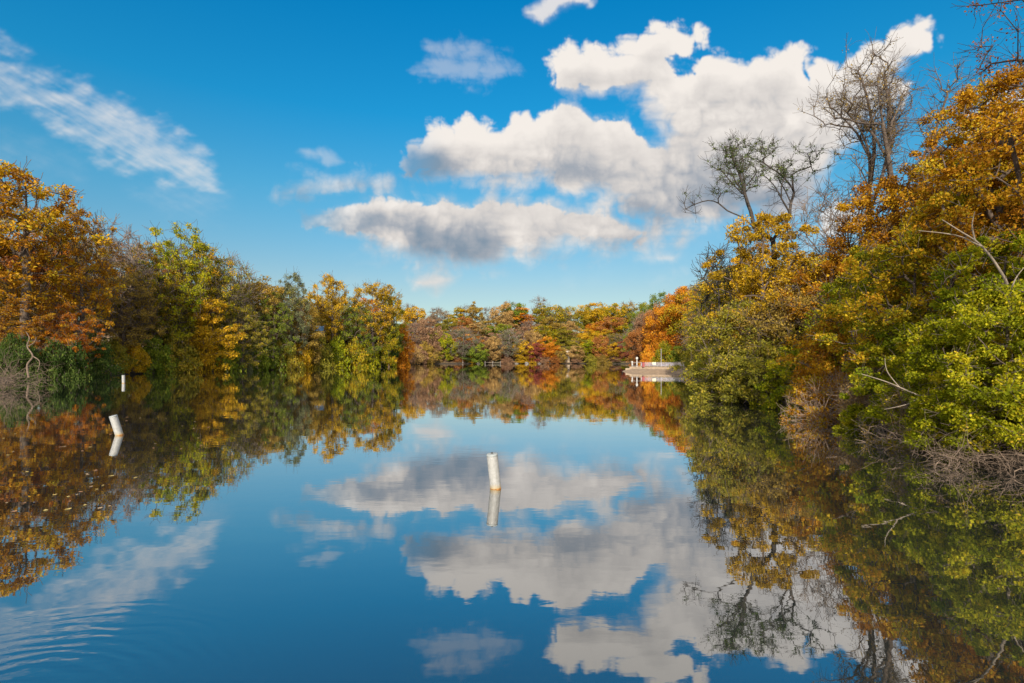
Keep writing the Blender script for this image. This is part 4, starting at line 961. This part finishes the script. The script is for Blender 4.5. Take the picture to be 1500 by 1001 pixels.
# ------------------------------------------------------------------ leaves adrift at the left
rg = np.random.default_rng(5)
LF = [mat_simple('fallen_leaf_'+n, c, .8, .15, 8) for n, c in (('tan', (.26, .18, .10)), ('yellow', (.36, .27, .08)), ('brown', (.26, .13, .06)))]
lv = []
for i in range(7): a_ = i*2*math.pi/7; lv.append((.5*math.cos(a_)*(1+.25*math.sin(3*a_)), .34*math.sin(a_), .05*math.cos(a_*2)))
lme = bpy.data.meshes.new('floating_leaf'); lme.from_pydata(lv+[(x, y, z-.02) for x, y, z in lv], [], [list(range(7)), list(range(13, 6, -1))]+[[i, i+7, (i+1) % 7+7, (i+1) % 7] for i in range(7)]); lme.update()
for k in range(60):
    px = rg.uniform(5, 330)**1.0; py = 575+rg.uniform(0, 1)**1.1*175
    if px > 200 and py > 660: px *= .5
    D = EYE*F/(py-H0)
    o = link('floating_leaf', lme, LF[k % 3]); s_ = rg.uniform(.06, .13); o.scale = (s_, s_, s_*.5); o.location = (wx(px, D), D, .012); o.rotation_euler = (0, 0, rg.uniform(0, 6))
    tag(o, 'small dry autumn leaf adrift on the dark water at the left', 'leaf', 'fallen leaves adrift on the water at the left')

# ------------------------------------------------------------------ labels of trees and shrubs, told apart by colour, form, bank, rank and order
ORD = ['first','second','third','fourth','fifth','sixth','seventh','eighth','ninth','tenth','eleventh','twelfth','thirteenth','fourteenth','fifteenth']
WHERE = {('left','front'):'in front on the left bank',('left','behind'):'at the back, left bank',('left','waterline'):'at the left waterline',
 ('far','waterline'):'at the foot of the far hill',('far','lower'):'low on the far hill',('far','middle'):'midway up the far hill',('far','upper'):'high on the far hill',('far','skyline'):'on the skyline of the far hill',
 ('far','shore'):'on the far waterline',('far','left foot'):'at the far left corner',
 ('rightfar','front'):'behind the promenade',('rightfar','shore'):'beside the promenade',('rightmid','front'):'right of the promenade',('rightmid','shore'):'at the waterline beyond the bend',
 ('rightnear','tall'):'high on the near right bank',('rightnear','middle'):'on the near right bank',('rightnear','sky'):'above the near right bank',('rightnear','bank'):'low on the near right bank',
 ('rightnear','water'):'overhanging water, near right bank',('rightnear','edge'):'beyond the right edge of the view',('rightnear','behind'):'at the back of the right bank'}
GRP = {'left':'left bank','far':'far wooded hill','rightfar':'bank behind the promenade','rightmid':'right bank past the bend','rightnear':'near right bank'}
SHORT = {'airy':'loose crowned tree','round':'rounded tree','oval':'tall oval tree','open':'open limbed tree','thin':'thin twiggy tree','bare':'bare tree','column':'narrow tree','conifer':'pointed tree','shrub':'bushy shrub','drybush':'twiggy shrub'}
cls = {}
for r_ in PLACED: cls.setdefault((r_['zone'], r_['row'], r_['pal'] if r_['form'] != 'bare' else '', r_['form']), []).append(r_)
for (zn, rw, pl, fm), L in cls.items():
    L.sort(key=lambda r: r['px'])
    L2 = [r for r in L if not r['label']]
    for i, r_ in enumerate(L2):
        lab = ((PAL[pl][0]+' ') if pl else 'grey ')+SHORT[fm]+' '+WHERE[(zn, rw)]
        if len(L2) > 1: lab += ', '+ORD[i]+' from left'
        r_['o']['label'] = lab
for r_ in PLACED: r_['o']['group'] = ('shrubs' if r_['cat'] == 'shrub' else 'trees')+' on the '+GRP[r_['zone']]
